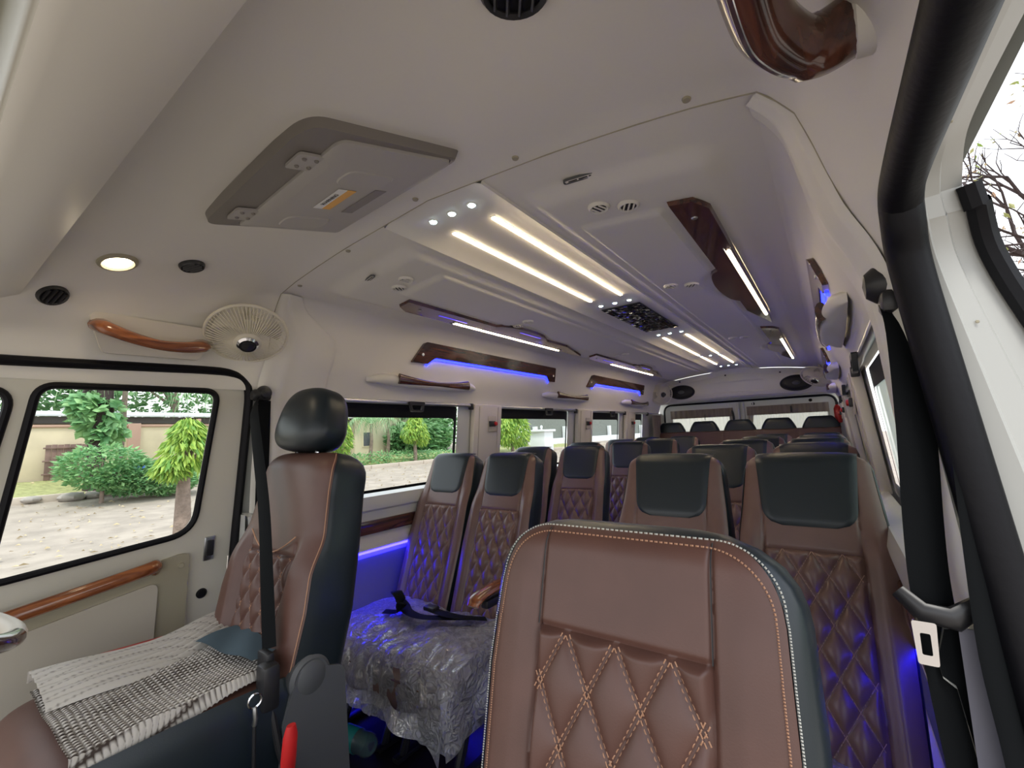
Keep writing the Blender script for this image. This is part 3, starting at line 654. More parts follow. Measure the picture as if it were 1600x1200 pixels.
# vertical panel seams above the quilting and edge stitching
e = MB()
for sgn in (-1, 1):
    obj('seam', MB().tube([on(sgn*.118, h) - fw*.0016 for h in [.468+.135*i/12 for i in range(13)]], .0009, 5), 'black_plastic', cs)
e = MB(); e2 = MB()
def edge_pt(t, kk):
    ht = .597 if kk < .92 else .607; cr_ = .075; k3 = kk*.955
    hb_ = ht-cr_
    if t < .4: h = .02+(hb_-.02)*t/.4; return on(half(h)*k3, h)
    if t > .6: h = .02+(hb_-.02)*(1-t)/.4; return on(-half(h)*k3, h)
    a = (t-.4)/.2; wt = half(hb_)*k3
    if a < .3: b = a/.3*PI/2; return on(wt-cr_*(1-math.cos(b)), hb_+cr_*math.sin(b))
    if a > .7: b = (1-a)/.3*PI/2; return on(-(wt-cr_*(1-math.cos(b))), hb_+cr_*math.sin(b))
    return on((wt-cr_)*(1-2*(a-.3)/.4), ht)
def edge_pt_old(t, kk):
    # perimeter of the front face: up the right side, over the top, down the left
    L1 = 1.0
    if t < .4: h = .02 + (.50)*(t/.4); sgn = 1
    elif t > .6: h = .02 + .50*((1-t)/.4); sgn = -1
    else: h = None
    if h is not None: return on(sgn*(half(h)*kk), h)
    a = (t-.4)/.2*PI; x = math.cos(a)*half(.52)*kk; hh = .52 + (.60*kk+.045*(1-kk)*0 - .52+.0)*math.sin(a)**.6
    return on(x, min(hh, .60))
n_ = 420
for i in range(n_):
    for kk, tgt, wd in ((.90, e, .0011), (.955, e2, .0011)):
        A = edge_pt((i+.1)/n_, kk); C = edge_pt((i+.75)/n_, kk)
        if (C-A).length > .03: continue
        sd = (C-A).normalized().cross(fw)*wd
        tgt.add([A-sd, A+sd, C+sd, C-sd, (A+C)/2+fw*.0018], [(0, 1, 4), (1, 2, 4), (2, 3, 4), (3, 0, 4)])
stuff(obj('edge_stitching', e, 'stitch', cs, smooth=False)); stuff(obj('edge_stitching', e2, 'stitch_white', cs, smooth=False))
cushion(cs, 0, -.62, -.12, .47, .235, .16, 'brown_leather')
obj('pedestal', MB().box((0, -.30, .27), (.40, .40, .14), .02), 'black_plastic', cs)

# ------------------------------------------------------------------ driver seat
ds = empty('driver_chair', (-.485, .66, .012)); tag(ds, 'brown driver seat with black side, headrest and recliner, beside driver door', 'seat')
def wd_(h): return lerp([(0, .235), (.18, .245), (.34, .225), (.48, .198), (.60, .188), (.72, .18)], h)
frt2, on2, half2, up2, fw2, B2 = seat_back(ds, .595, wd_, .155, math.radians(13), (0, -.075, .60), .060, .10, .30, lambda h: .105+.02*sm(h/.3), cr=.035, nx=110, nv=150, patch=False,
                    mat_front='brown_leather', amp=.015, dash=True, sbolst=.026, gt_=1.12)
# curved seam under the upper panel
obj('seam', MB().tube(spline([on2(x, .355 - .055*math.cos(x/.13*PI/2)) + fw2*.006 for x in [-.125+.025*i for i in range(11)]], 2), .002, 6), 'stitch', ds)
obj('edge_seam', MB().tube([frt2(.992, .02+.93*i/50)+Vector((0, -.001, 0)) for i in range(51)], .0014, 5), 'stitch', ds)
# headrest
hb = B2 + up2*.60 + Vector((-.04, 0, 0))
def hd(u, v):
    a = u*2*PI; ph = (v-.5)*PI; n_ = 2.7
    cx_ = math.copysign(abs(math.cos(a))**(2/n_), math.cos(a)); sy_ = math.copysign(abs(math.sin(a))**(2/n_), math.sin(a))
    c = math.cos(ph)**.55 if abs(ph) < PI/2-1e-6 else 0; s_ = math.copysign(abs(math.sin(ph))**.75, ph)
    k = 1 - .14*s_
    return hb + Vector((cx_*.138*c*k, 0, 0)) + up2*(.100 + s_*.104) + fw2*(-.065 - sy_*.068*c*(1-.1*s_) + (.012 if sy_ < 0 else 0))
hr = obj('headrest', MB().grid(hd, 48, 30, cu=True), 'black_leather', ds, angle=80)
e = MB()
for q in (-.75, .75):
    pts = []
    for i in range(26):
        ph = (i/25-.5)*PI*.9; c = math.cos(ph)**.55; s_ = math.copysign(abs(math.sin(ph))**.75, ph)
        pts.append(hb + Vector((q*.138*c*(1-.14*s_), 0, 0)) + up2*(.100+s_*.104) + fw2*(-.065+(1-abs(q)**2.7)**(1/2.7)*.068*c*(1-.1*s_) + .003))
    obj('seam', MB().tube(pts, .0016, 5), 'black_plastic', hr)
for q in (-.06, .06): obj('post', MB().tube([hb+up2*-.03+Vector((q, .065, 0)), hb+up2*.04+Vector((q, .065, 0))], .007, 8), 'chrome', hr)
cushion(ds, -.01, -.50, .0, .640, .235, .17, 'brown_leather')
def cside(u, v): return (.218+.022*math.sin(PI*v)**.5, -.52+.50*u, .640-.24*v+.008*math.sin(PI*u))
obj('cushion_side', MB().grid(cside, 20, 10), 'black_leather', ds)
obj('seat_base', MB().box((.02, -.20, .38), (.44, .46, .16), .03), 'black_plastic', ds)
Rx = Matrix.Translation((.238, -.02, .625)) @ Matrix.Scale(.66, 4) @ Matrix.Rotation(PI/2, 4, 'Y')
obj('recliner_cover', MB().lathe([(.082, -.03), (.080, .0), (.066, .010), (.058, .008), (.050, .014), (0, .016)], Rx, 32), 'grey_plastic', ds)
mb = MB(); out = rr([(-.10, .30), (.09, .30), (.07, .62), (-.05, .66), (-.09, .55)], .03, 5)
mb.prism(out, .03, lambda a, b, h: (.215+h, a, b)); obj('side_bracket', mb, 'grey_plastic', ds)
# driver belt
db = empty('driver_belt', (-.93, .82, 1.37)); tag(db, 'black seat belt crossing the driver seat from the pillar guide to its buckle', 'seat belt')
o_ = Vector((-.93, .82, 1.37))
pts = [Vector(p)-o_ for p in [(-.915, .80, 1.38), (-.78, .73, 1.325), (-.62, .672, 1.20), (-.47, .625, 1.03), (-.36, .585, .86), (-.30, .565, .72)]]
obj('strap', MB().tube(spline(pts, 6), .021, 8, flat=(.08, 1), up=(.35, -1, .2)), 'belt_black', db)
obj('strap', MB().tube([Vector(p)-o_ for p in [(-.93, .835, 1.38), (-.945, .84, 1.1), (-.955, .845, .6), (-.96, .845, .25)]], .024, 8, flat=(.10, 1), up=(1, 0, 0)), 'belt_black', db)
obj('guide', MB().box((.0, .0, .03), (.04, .075, .045), .016), 'black_plastic', db)
obj('guide_cap', MB().lathe([(0, .03), (.02, .026), (.028, .01), (.028, 0)], Matrix.Translation((-.0, .01, .04)) @ Matrix.Rotation(PI/2, 4, 'Y'), 20), 'black_plastic', db)
obj('tongue', MB().box(Vector((-.295, .555, .70))-o_, (.05, .02, .04), .006), 'black_plastic', db)
obj('buckle', MB().box(Vector((-.262, .545, .655))-o_, (.045, .04, .10), .010), 'black_plastic', db)
obj('stalk', MB().tube([Vector(p)-o_ for p in [(-.262, .55, .62), (-.235, .56, .52), (-.22, .58, .44)]], .008, 8), 'black_plastic', db)
# keys hung at buckle
kc = empty('key_ring', (-.225, .50, .655)); tag(kc, 'small metal key clip hanging beside the driver buckle', 'keys')
obj('ring', MB().tube([(0, .014*math.cos(a*PI/8), .014*math.sin(a*PI/8)) for a in range(16)], .0022, 6, closed=True), 'chrome', kc)
obj('hook', MB().tube([(0, 0, -.014), (.004, 0, -.035), (0, 0, -.05)], .005, 6), 'silver', kc)
obj('cord', MB().tube([(0, 0, -.05), (.002, .0, -.15), (-.004, .0, -.26)], .004, 6), 'black_plastic', kc)
# knitted cloth on the driver cushion
mt = empty('seat_cloth', (-.56, .42, .665)); tag(mt, 'grey and white chunky knitted cloth draped over the driver cushion', 'cloth')
kn = mat('knit', (.55, .50, .44), .9)
t = kn.node_tree; bs = t.nodes['Principled BSDF']; at_ = t.nodes.new('ShaderNodeAttribute'); at_.attribute_name = 'yarn'; r_ = t.nodes.new('ShaderNodeValToRGB')
r_.color_ramp.elements[0].color = (.05, .035, .028, 1); r_.color_ramp.elements[1].color = (.56, .53, .48, 1); r_.color_ramp.elements[0].position = .22; r_.color_ramp.elements[1].position = .62
t.links.new(at_.outputs['Fac'], r_.inputs[0]); t.links.new(r_.outputs[0], bs.inputs['Base Color'])
def yarn(o, f):
    a = o.data.attributes.new('yarn', 'FLOAT', 'POINT')
    a.data.foreach_set('value', [f(v.co.x, v.co.y, v.co.z) for v in o.data.vertices])
def knit_h(x, y):
    return .006*knit01(x, y)
def knit01(x, y):
    cx_ = x/.0125; cy_ = y/.0105; f_ = cx_-math.floor(cx_); cy_ += .9*abs(f_-.5)
    return (abs(math.sin(PI*cx_))**.5)*(.30+.70*abs(math.sin(PI*cy_))**.7)
def drape(x, y):
    # over the right cushion edge the cloth hangs
    z = .012 + .006*noise.noise(Vector((x*9, y*9, 0)))
    return z
def cl(u, v):
    y = -.205 + .445*v; e0 = -.19+.10*(1-v); L_ = .62 - .10*(1-v); d = u*L_; xe = .285 - .04*v
    lim = xe - e0
    if d < lim: x = e0 + d; z = drape(x, y)
    else:
        q = d-lim; q = q*.35; x = xe + .010*math.sin(q*20); z = drape(xe, y) - q*(.55+.25*math.sin(v*5+1))
    return (x, y + .0*u, z + knit_h(x+z*.5, y))
yarn(obj('cloth', MB().grid(cl, 260, 240), 'knit', mt, angle=80), lambda x, y, z: knit01(x+z*.5, y) + .15*noise.noise(Vector((x*14, y*14, 0))))
def fold(u, v):
    y = -.20 + .43*v; x0 = -.17+.03*math.sin(v*4); x = x0 + .22*u*(1-.45*v) + .02*math.sin(v*3)
    z = .032 + .014*math.sin(PI*u)**.5 - .016*u + .004*math.sin(v*9) - (.02 if u < .02 else 0)
    return (x, y, z + .005*abs(math.sin(u*22)))
yarn(obj('folded_edge', MB().grid(fold, 120, 120), 'knit', mt, angle=80), lambda x, y, z: .30+.42*abs(math.sin(x*190))+.22*abs(math.sin(y*260+3*math.sin(x*95))))
dn = empty('denim_patch', (-.43, .60, .690)); tag(dn, 'blue grey denim cloth piece tucked at the back of the driver cushion', 'cloth')
obj('cloth', MB().grid(lambda u, v: (-.13+.25*u, -.10*(1-v)*(1-.3*u)-.0, .004*math.sin(u*9+v*4)+.012+.010*v), 16, 10), 'denim', dn)
tg = empty('red_tag', (-.745, .42, .672)); tag(tg, 'red and white printed packet under the knitted cloth on the driver seat', 'packet')
obj('sheet', MB().box((0, 0, 0), (.07, .16, .004), .002, rot=Matrix.Rotation(-.15, 3, 'Z')), 'red_plastic', tg)
obj('print', MB().box((.0, .0, .0045), (.022, .12, .001), 0, rot=Matrix.Rotation(-.15, 3, 'Z')), 'white_label', tg)
# lever, cream box, wheel, bottle
lv = empty('red_lever', (-.085, .50, .54)); tag(lv, 'bright red lever handle standing beside the driver seat', 'lever')
obj('grip', MB().tube([(0, 0, 0), (.004, 0, .05), (.010, 0, .095), (.012, 0, .115)], [.012, .015, .014, .009], 10, flat=(.7, 1)), 'red_plastic', lv)
obj('shaft', MB().tube([(0, 0, -.28), (0, 0, .01)], .008, 8), 'black_plastic', lv)
cb = empty('centre_console', (.05, .40, .175)); tag(cb, 'cream moulded console lid at the bottom edge between the front seats', 'console')
obj('lid', MB().box((0, 0, .40), (.12, .20, .05), .02, seg=3), 'cream_plastic', cb); obj('body', MB().box((0, 0, .19), (.14, .20, .38), .015), 'tan_plastic', cb)
sw = empty('steering_wheel', (-.61, -.025, .925)); tag(sw, 'cream and wood steering wheel at the left edge', 'steering wheel')
Rw = Matrix.Rotation(math.radians(-24), 3, 'X')
c_pts = [Rw @ Vector((.225*math.cos(a*PI/32), .225*math.sin(a*PI/32), 0)) for a in range(64)]
obj('rim', MB().tube(c_pts, .017, 12, closed=True), 'cream_plastic', sw)
obj('rim_inlay', MB().tube(c_pts[4:14], .0182, 12), 'wood_dark', sw); obj('rim_inlay', MB().tube(c_pts[36:46], .0182, 12), 'wood_dark', sw)
for a in (.2, PI-.2, -PI/2): obj('spoke', MB().tube([Rw @ Vector((.05*math.cos(a), .05*math.sin(a), -.02)), Rw @ Vector((.22*math.cos(a), .22*math.sin(a), 0))], .014, 8), 'cream_plastic', sw)
obj('hub', MB().lathe([(0, .01), (.05, .006), (.07, -.01), (.06, -.05), (0, -.05)], Rw.to_4x4(), 28), 'cream_plastic', sw)
bt = empty('water_bottle', (-.785, 1.115, .098)); tag(bt, 'clear plastic water bottle with green label lying on the dark floor', 'bottle')
bt.rotation_euler = (0, math.radians(90), math.radians(8))
pr = [(0, -.11), (.030, -.11), (.038, -.10), (.040, -.085), (.036, -.06), (.040, -.05), (.040, .03), (.036, .05), (.039, .07), (.030, .095), (.015, .115), (.013, .13)]
bt.location = (-.735, 1.085, .097)
obj('body', MB().lathe([(r, -z) for r, z in pr], Matrix(), 28), 'bottle_clear', bt)
obj('label_band', MB().lathe([(.0408, .045), (.0412, .0), (.0408, -.03)], Matrix(), 28), mat('label_green', (.02, .30, .26), .4), bt)
obj('cap', MB().lathe([(.016, -.125), (.016, -.142), (0, -.142)], Matrix(), 18), 'white_label', bt)

# ------------------------------------------------------------------ driver door
d1 = struct(empty('door_1', (-.97, .3, 0)), 'driver door with large window and wooden pull')
O1 = Vector((-.97, .3, 0))
def D(y, z, off=0): return Vector((-(wx(z)+off), y, z)) - O1
# frame around the main glass
gl = [(.165, .862), (.641, .912), (.686, 1.412), (.229, 1.405)]
gi = rr(gl, [.03, .09, .04, .05], 8); go = rr([(.11, .800), (.764, .800), (.782, 1.462), (.200, 1.448)], [.01, .01, .06, .01], 8)
fm = MB().ring(go, gi, lambda p: D(p[0], p[1], 0)); fm.add([D(*p, 0) for p in gi]+[D(*p, .03) for p in gi], [(i, (i+1) % len(gi), len(gi)+(i+1) % len(gi), len(gi)+i) for i in range(len(gi))])
# quarter light frame to the left
ql = [(-.30, .85), (.105, .862), (.183, 1.392), (-.28, 1.37)]; qi = rr(ql, [.05, .03, .05, .05], 8); qo = rr([(-.45, .80), (.11, .80), (.20, 1.448), (-.45, 1.43)], .005, 8)
fm.ring(qo, qi, lambda p: D(p[0], p[1], 0))
obj('door_frame', fm, 'door_cream', d1)
obj('glass_seal', MB().tube([D(*p, -.001) for p in gi], .0105, 8, closed=True), 'black_rubber', d1)
obj('glass_seal', MB().tube([D(*p, -.001) for p in qi], .0105, 8, closed=True), 'black_rubber', d1)
obj('pane', MB().add([D(.13, .85, .012), D(.66, .90, .012), D(.70, 1.42, .012), D(.21, 1.41, .012)], [(0, 1, 2, 3)]), 'glass', d1, smooth=False)
obj('pane', MB().add([D(-.32, .84, .012), D(.115, .855, .012), D(.19, 1.40, .012), D(-.3, 1.38, .012)], [(0, 1, 2, 3)]), 'glass', d1, smooth=False)
lw = MB().grid(lambda u, v: D(-.45+1.21*u - .0*v, .30+.50*v, 0), 8, 6); obj('door_skin', lw, 'door_cream', d1)
tp = rr([(-.40, .35), (.632, .42), (.632, .845), (.60, .845), (-.40, .655)], [.02, .05, .03, .03, .02], 6)
mb = MB().prism([(p[0], p[1]) for p in tp], -.016, lambda a, b, h: D(a, b, h)); obj('pocket_panel', mb, 'tan_plastic', d1, angle=30)
tp = rr([(-.40, .38), (.545, .44), (.545, .772), (-.40, .60)], [.02, .04, .025, .02], 6)
mb = MB().prism([(p[0], p[1]) for p in tp], -.008, lambda a, b, h: D(a, b, -.016+h)); obj('pocket_insert', mb, 'beige_insert', d1, angle=30)
pts = spline([D(.535, .812, -.012), D(.532, .828, -.035), D(.50, .825, -.052), D(.38, .806, -.058), (D(.26, .786, -.058)), D(.19, .772, -.050), D(.165, .760, -.016)], 6)
obj('door_pull', MB().tube(pts, .0195, 12, flat=(1.05, .85)), 'wood_orange', d1)
obj('switch_plate', MB().box(D(.695, .845, -.004), (.008, .036, .085), .004, rot=Matrix.Rotation(.1, 3, 'Y')), 'silver', d1)
obj('rocker_switch', MB().box(D(.695, .847, -.011), (.008, .024, .055), .003, rot=Matrix.Rotation(.1, 3, 'Y')), 'black_plastic', d1)
obj('grommet', MB().lathe([(0, .008), (.012, .008), (.018, 0)], Matrix.Translation(D(.683, .690, 0)) @ Matrix.Rotation(PI/2, 4, 'Y'), 20), 'black_rubber', d1)
obj('panel_clip', MB().lathe([(0, .004), (.008, .004), (.010, 0)], Matrix.Translation(D(.608, .808, -.016)) @ Matrix.Rotation(PI/2, 4, 'Y'), 16), 'tan_plastic', d1)
#sp1 = spline([(-.5, 1.452), (.2, 1.468), (.60, 1.482), (.70, 1.484), (.765, 1.468), (.792, 1.425), (.795, 1.36), (.788, 1.1), (.782, .85), (.775, .3)], 5) if False else None
def seal_path(s, first_y=-.5):
    P2 = [(first_y, 1.455), (.1, 1.466), (.45, 1.478), (.66, 1.485), (.735, 1.478), (.775, 1.45), (.790, 1.405), (.790, 1.3), (.784, 1.05), (.778, .8), (.77, .3)]
    Q = spline([(p[0], p[1], 0) for p in P2], 5); return [Vector((s*(wx(q.y)-.002), q.x, q.y)) for q in Q]
o = obj('seal', MB().tube([p - O1 for p in seal_path(-1)], .019, 10, flat=(1.0, .8), up=(1, 0, 0)), 'black_rubber', d1)

# ------------------------------------------------------------------ open doorway on the right (camera side)
dway = struct(empty('door_4', (.97, .3, 0)), 'open front doorway with black rubber seal and white painted jamb')
O4 = Vector((.97, .3, 0))
SP = seal_path(1)
SPr = [Vector((p.x, p.y - (.0 if p.z > 1.44 else .0), p.z + (.02 if p.z > 1.40 and p.y < .76 else 0))) for p in SP]
obj('seal', MB().tube([p - O4 for p in SPr], .026, 12, flat=(.9, .9), up=(1, 0, 0)), 'black_rubber', dway)
# jamb: swept outward
def norm_out(i):
    a = SPr[max(i-1, 0)]; b = SPr[min(i+1, len(SPr)-1)]; d = (b-a); n = Vector((0, -d.z, d.y)); n.normalize()
    return n if n.z > 0 or n.y > 0 else -n
cross = [(.004, .018), (.010, .004), (.026, .000), (.030, .014), (.048, .020), (.052, .034), (.078, .044), (.082, .070), (.070, .20)]
def flare(z): return .78 + 2.4*min(.5, max(0, 1.52-z))
vs = []
for i, p in enumerate(SPr):
    n = norm_out(i)
    for dx, dn_ in cross: vs.append(p - O4 + Vector((dx*flare(p.z), 0, 0)) + n*(dn_))
C_ = len(cross); jb = MB().add(vs, [(i*C_+k, (i+1)*C_+k, (i+1)*C_+k+1, i*C_+k+1) for i in range(len(SPr)-1) for k in range(C_-1)])
obj('jamb', jb, 'white_paint_dimmed', dway, angle=30)
br = [SPr[i] - O4 + Vector((.084*flare(SPr[i].z), 0, 0)) + norm_out(i)*.040 for i in range(len(SPr)) if SPr[i].y > .74 and SPr[i].z < 1.49]
obj('weather_strip', MB().tube(br, .013, 8), 'black_rubber', dway)
for i in (14, 34): 
    obj('bolt', MB().lathe([(0, .001), (.0016, .001), (.0022, 0)], Matrix.Translation(SPr[i]-O4+Vector((.04*flare(SPr[i].z), 0, 0))+norm_out(i)*.015) @ Matrix.Rotation(PI if i < 22 else PI/2, 4, 'X'), 10), 'tan_plastic', dway)
# front belt on the right pillar
rb = empty('door_side_belt', (.945, .86, 1.40)); tag(rb, 'long black seat belt hanging from the right pillar guide beside the doorway', 'seat belt')
o_ = Vector((.945, .86, 1.40))
pts = [Vector(p)-o_ for p in [(.950, .84, 1.375), (.952, .82, 1.33), (.947, .80, 1.20), (.940, .80, 1.06), (.939, .80, .98), (.945, .80, .86), (.955, .80, .70), (.965, .80, .40)]]
obj('strap', MB().tube(spline(pts, 5), .0225, 8, flat=(.07, 1), up=(.35, -1, 0)), 'belt_black', rb)
obj('guide_cap', MB().lathe([(0, .035), (.018, .032), (.028, .02), (.032, 0)], Matrix.Translation((.004, -.01, .012)) @ Matrix.Rotation(-PI/2, 4, 'Y') , 24), 'black_plastic', rb)
obj('guide', MB().box((.0, -.02, -.02), (.03, .05, .035), .010), 'black_plastic', rb)
obj('tongue', MB().tube([Vector(p)-o_ for p in [(.905, .79, .985), (.925, .78, .965), (.955, .78, .962), (.985, .79, .985)]], [.010, .014, .016, .011], 10, flat=(1, .7)), 'black_plastic', rb)
tl = rr([(-.010, -.052), (.010, -.052), (.012, .0), (-.012, .0)], .003, 3); ti = rr([(-.005, -.040), (.005, -.040), (.005, -.014), (-.005, -.014)], .002, 3)
mb = MB()
for h in (0, .004): mb.ring(tl, ti, lambda p, h=h: Vector((.925+p[0], .775+h, .955+p[1]))-o_)
for lp in (tl, ti): mb.add([Vector((.925+p[0], .775, .955+p[1]))-o_ for p in lp]+[Vector((.925+p[0], .779, .955+p[1]))-o_ for p in lp], [(i, (i+1) % len(lp), len(lp)+(i+1) % len(lp), len(lp)+i) for i in range(len(lp))])
obj('tongue_plate', mb, 'chrome', rb)
pts = [Vector(p)-o_ for p in [(.962, .80, 1.40), (.985, .79, 1.30), (.988, .78, 1.17), (.985, .775, 1.05), (.984, .77, .93), (.992, .77, .82), (.995, .76, .70), (.995, .76, .4)]]
obj('strap', MB().tube(spline(pts, 5), .017, 8, flat=(.25, 1), up=(.5, -1, 0)), 'belt_black', rb)
# ------------------------------------------------------------------ handles, lamps and vents
def grab(name, s, yc, length, z, x, proud, label, plate=True, group=None):
    r = empty(name, (s*x, yc, z)); tag(r, label, 'handle', group)
    hl = length/2
    K = 40
    def hull(u, v):
        y = (u*2-1)*hl; t_ = abs(u*2-1); pr_ = proud*1.0*math.sqrt(max(0, 1-t_**2.4))
        ztop = -.014 + .034*sm((t_-.42)/.22)*(1-.55*sm((t_-.8)/.2)); zb_ = -.040 + .016*t_*t_
        a = v*PI; return (-s*(pr_*math.sin(a)**.55 + .0), y, (zb_+ztop)/2 - (ztop-zb_)/2*math.cos(a))
    obj('base', MB().grid(hull, 60, 14), 'trim_white', r, angle=80)
    pts = []; rad = []
    for i in range(K+1):
        q = i/K*2-1; y = hl*(.05+.66*q); t_ = abs(y/hl); pr_ = proud*math.sqrt(1-t_**2.4)
        pts.append((-s*(pr_+.001), y, -.016 + .012*q*q)); rad.append(.011+.015*abs(q)**1.6)
    obj('grip', MB().tube(pts, rad, 12, flat=(1.05, .55), up=(0, 0, 1)), 'wood_dark', r)
    return r
for k, (a, b_) in enumerate([(1.29, 2.08), (2.87, 3.66), (4.45, 5.24)]):
    for s in (-1, 1):
        grab('grab_handle', s, (a+b_)/2, (b_-a), 1.512, .915, .062, '%s grab handle with wooden grip above the %s windows, %s from front' % ('wide white', 'driver side' if s < 0 else 'door side', ['first', 'second', 'third'][k]), True, 'wooden grab handles on the side linings')
# recessed handle over the driver door
rh = empty('door_grab_handle', (-.922, .475, 1.562)); tag(rh, 'orange wood grab handle in a cream recess above the driver window', 'handle')
out = rr([(-.17, .062), (.165, .058), (.13, -.050), (-.125, -.055)], .022, 6)
mb = MB(); mb.prism(out, .010, lambda a, b, h: (h+.010+.30*b, a, b)); obj('recess', mb, 'cream_plastic', rh, angle=30)
pts = [(.02, -.135, .025), (.050, -.125, .012), (.058, -.07, -.008), (.060, 0, -.022), (.058, .07, -.020), (.050, .115, -.010), (.02, .13, .0)]
S_ = spline(pts, 6); obj('grip', MB().tube(S_, [.020+.008*abs(2*i/(len(S_)-1)-1) for i in range(len(S_))], 12, flat=(.8, 1.1)), 'wood_orange', rh)
obj('screw_cover', MB().lathe([(0, .010), (.010, .008), (.014, 0)], Matrix.Translation((.062, -.118, .005)) @ Matrix.Rotation(PI/2, 4, 'Y'), 18), 'chrome', rh)
# handle above the open doorway
th = empty('doorway_grab_handle', (.912, .405, 1.60)); tag(th, 'large wood grab handle with chrome edge above the open doorway, upper right', 'handle')
P3 = spline([(.0, .135, .010), (-.035, .128, .0), (-.062, .085, -.004), (-.075, .03, -.004), (-.078, -.10, -.004), (-.07, -.25, 0)], 8)
obj('grip', MB().tube(P3, [.030]*10+[.027]*31, 14, flat=(1, 1)), 'wood_dark', th)
obj('chrome_edge', MB().tube([p+Vector((-.012, .004, -.019)) for p in P3[8:]], .0055, 8), 'chrome', th)
obj('foot', MB().lathe([(.036, 0), (.034, .016), (.024, .022), (0, .022)], Matrix.Translation((.018, .135, .012)) @ Matrix.Rotation(-PI/2, 4, 'Y'), 24), 'trim_white', th)

# ceiling light panels
def panel(s, y0, y1, sy0, sy1, nc, label, zoff=0):
    r = empty('ceiling_lamp', (s*.605, y0, 1.79)); tag(r, label, 'lamp', 'wood framed ceiling lamps')
    L_ = y1-y0; inner = []; outer = []
    for i in range(61):
        t_ = i/60; y = L_*t_
        xi = -.045 - .050*math.sqrt(max(0, 1-((y-(nc-y0))/.25)**2)) if abs(y-(nc-y0)) < .25 else -.045
        xo = .050
        if t_ > .80: xi = xi if abs(y-(nc-y0)) < .25 else -.045+.075*(t_-.80)/.2; xo = .050 - .012*(t_-.8)/.2
        if t_ < .03: xo = .02+.03*t_/.03
        inner.append((xi, y)); outer.append((xo, y))
    o_ = r.location
    def zz(x, y, h):
        X = o_.x + s*x; return Vector((s*x, y, ceil_z(X, y0+y) - .001 - h - o_.z))
    mb = MB(); vs = []; n = 61
    for h in (0, .013):
        for i in range(n): vs.append(zz(inner[i][0]+(0 if h == 0 else .004), inner[i][1], h))
        for i in range(n): vs.append(zz(outer[i][0]-(0 if h == 0 else .004), outer[i][1], h))
    f = []
    for i in range(n-1):
        f.append((2*n+i, 2*n+i+1, 3*n+i+1, 3*n+i)); f.append((i, i+1, 2*n+i+1, 2*n+i)); f.append((n+i, n+i+1, 3*n+i+1, 3*n+i))
    f.append((0, n, 3*n, 2*n)); f.append((n-1, 2*n-1, 4*n-1, 3*n-1))
    mb.add(vs, f); obj('wood_panel', mb, 'wood_dark', r, angle=30)
    mb = MB(); a, b_ = sy0-y0, sy1-y0
    for x0 in (.022, .042): mb.tube([zz(x0, a-.03+(b_-a+.06)*i/12, .014) for i in range(13)], .0022, 5)
    obj('light_channel', mb, 'chrome', r)
    mb = MB(); mb.tube([zz(.032, a+(b_-a)*i/12, .0155) for i in range(13)], .0065, 8, flat=(.6, 1), up=(0, 0, 1)); obj('light_strip', mb, 'led_warm', r)
    obj('screw_cap', MB().lathe([(0, -.004), (.007, -.003), (.009, 0)], Matrix.Translation(zz(.0, .10, .0135)), 14), 'silver', r)
    if s < 0:
        for ya, yb, xx in ((.22, .42, 0), (nc-y0-.05, nc-y0+.17, -.055)): obj('blue_inlay', MB().tube([zz(xx, ya+(yb-ya)*i/4, .0135) for i in range(5)], .006, 6, flat=(.3, 1), up=(0, 0, 1)), 'led_blue_dim', r)
mat('led_blue_dim', (.1, .1, .5), .3, emit=(.10, .06, .8), estr=.5)
panel(-1, 1.25, 3.00, 1.62, 2.66, 2.12, 'long wood ceiling lamp with warm strip, driver side, nearest')
panel(-1, 3.12, 4.99, 3.60, 4.66, 4.15, 'long wood ceiling lamp with warm strip, driver side, rearmost')
panel(1, 1.15, 2.84, 1.56, 2.60, 2.02, 'long wood ceiling lamp with warm strip, door side, nearest')
panel(1, 3.03, 4.70, 3.48, 4.56, 3.92, 'long wood ceiling lamp with warm strip, door side, rearmost')
# centre strips and dots
for k, (ya, yb) in enumerate([(1.02, 2.035), (3.24, 4.32), (4.46, 5.08)]):
    for s in (-1, 1):
        r = empty('strip_light', (s*.081, ya, 1.871)); tag(r, 'warm %s light strip in ceiling channel, %s of the pair' % (['nearest long', 'middle', 'rearmost short'][k], 'left' if s < 0 else 'right'), 'lamp', 'warm strips in the ceiling channel')
        obj('tube', MB().box((0, (yb-ya)/2, -.002), (.013, yb-ya, .006), .002), 'led_warm', r)
        obj('housing', MB().box((0, (yb-ya)/2, .002), (.019, yb-ya+.01, .004), .001), 'trim_white', r)
for k, yd in enumerate((.925, 2.15, 3.12, 4.40, 5.30)):
    for j, x in enumerate((-.078, 0, .078)):
        r = empty('dot_light', (x, yd, 1.871)); tag(r, 'tiny cool white dot light, %s in %s row across the ceiling channel' % (['left', 'centre', 'right'][j], ordn[k]), 'lamp', 'cool dot lights in the ceiling channel')
        obj('lens', MB().lathe([(0, -.005), (.009, -.004), (.0115, 0)], Matrix(), 16), 'led_dot', r); obj('ring', MB().lathe([(.0115, -.0015), (.0145, -.001), (.015, .001)], Matrix(), 16), 'trim_white', r)
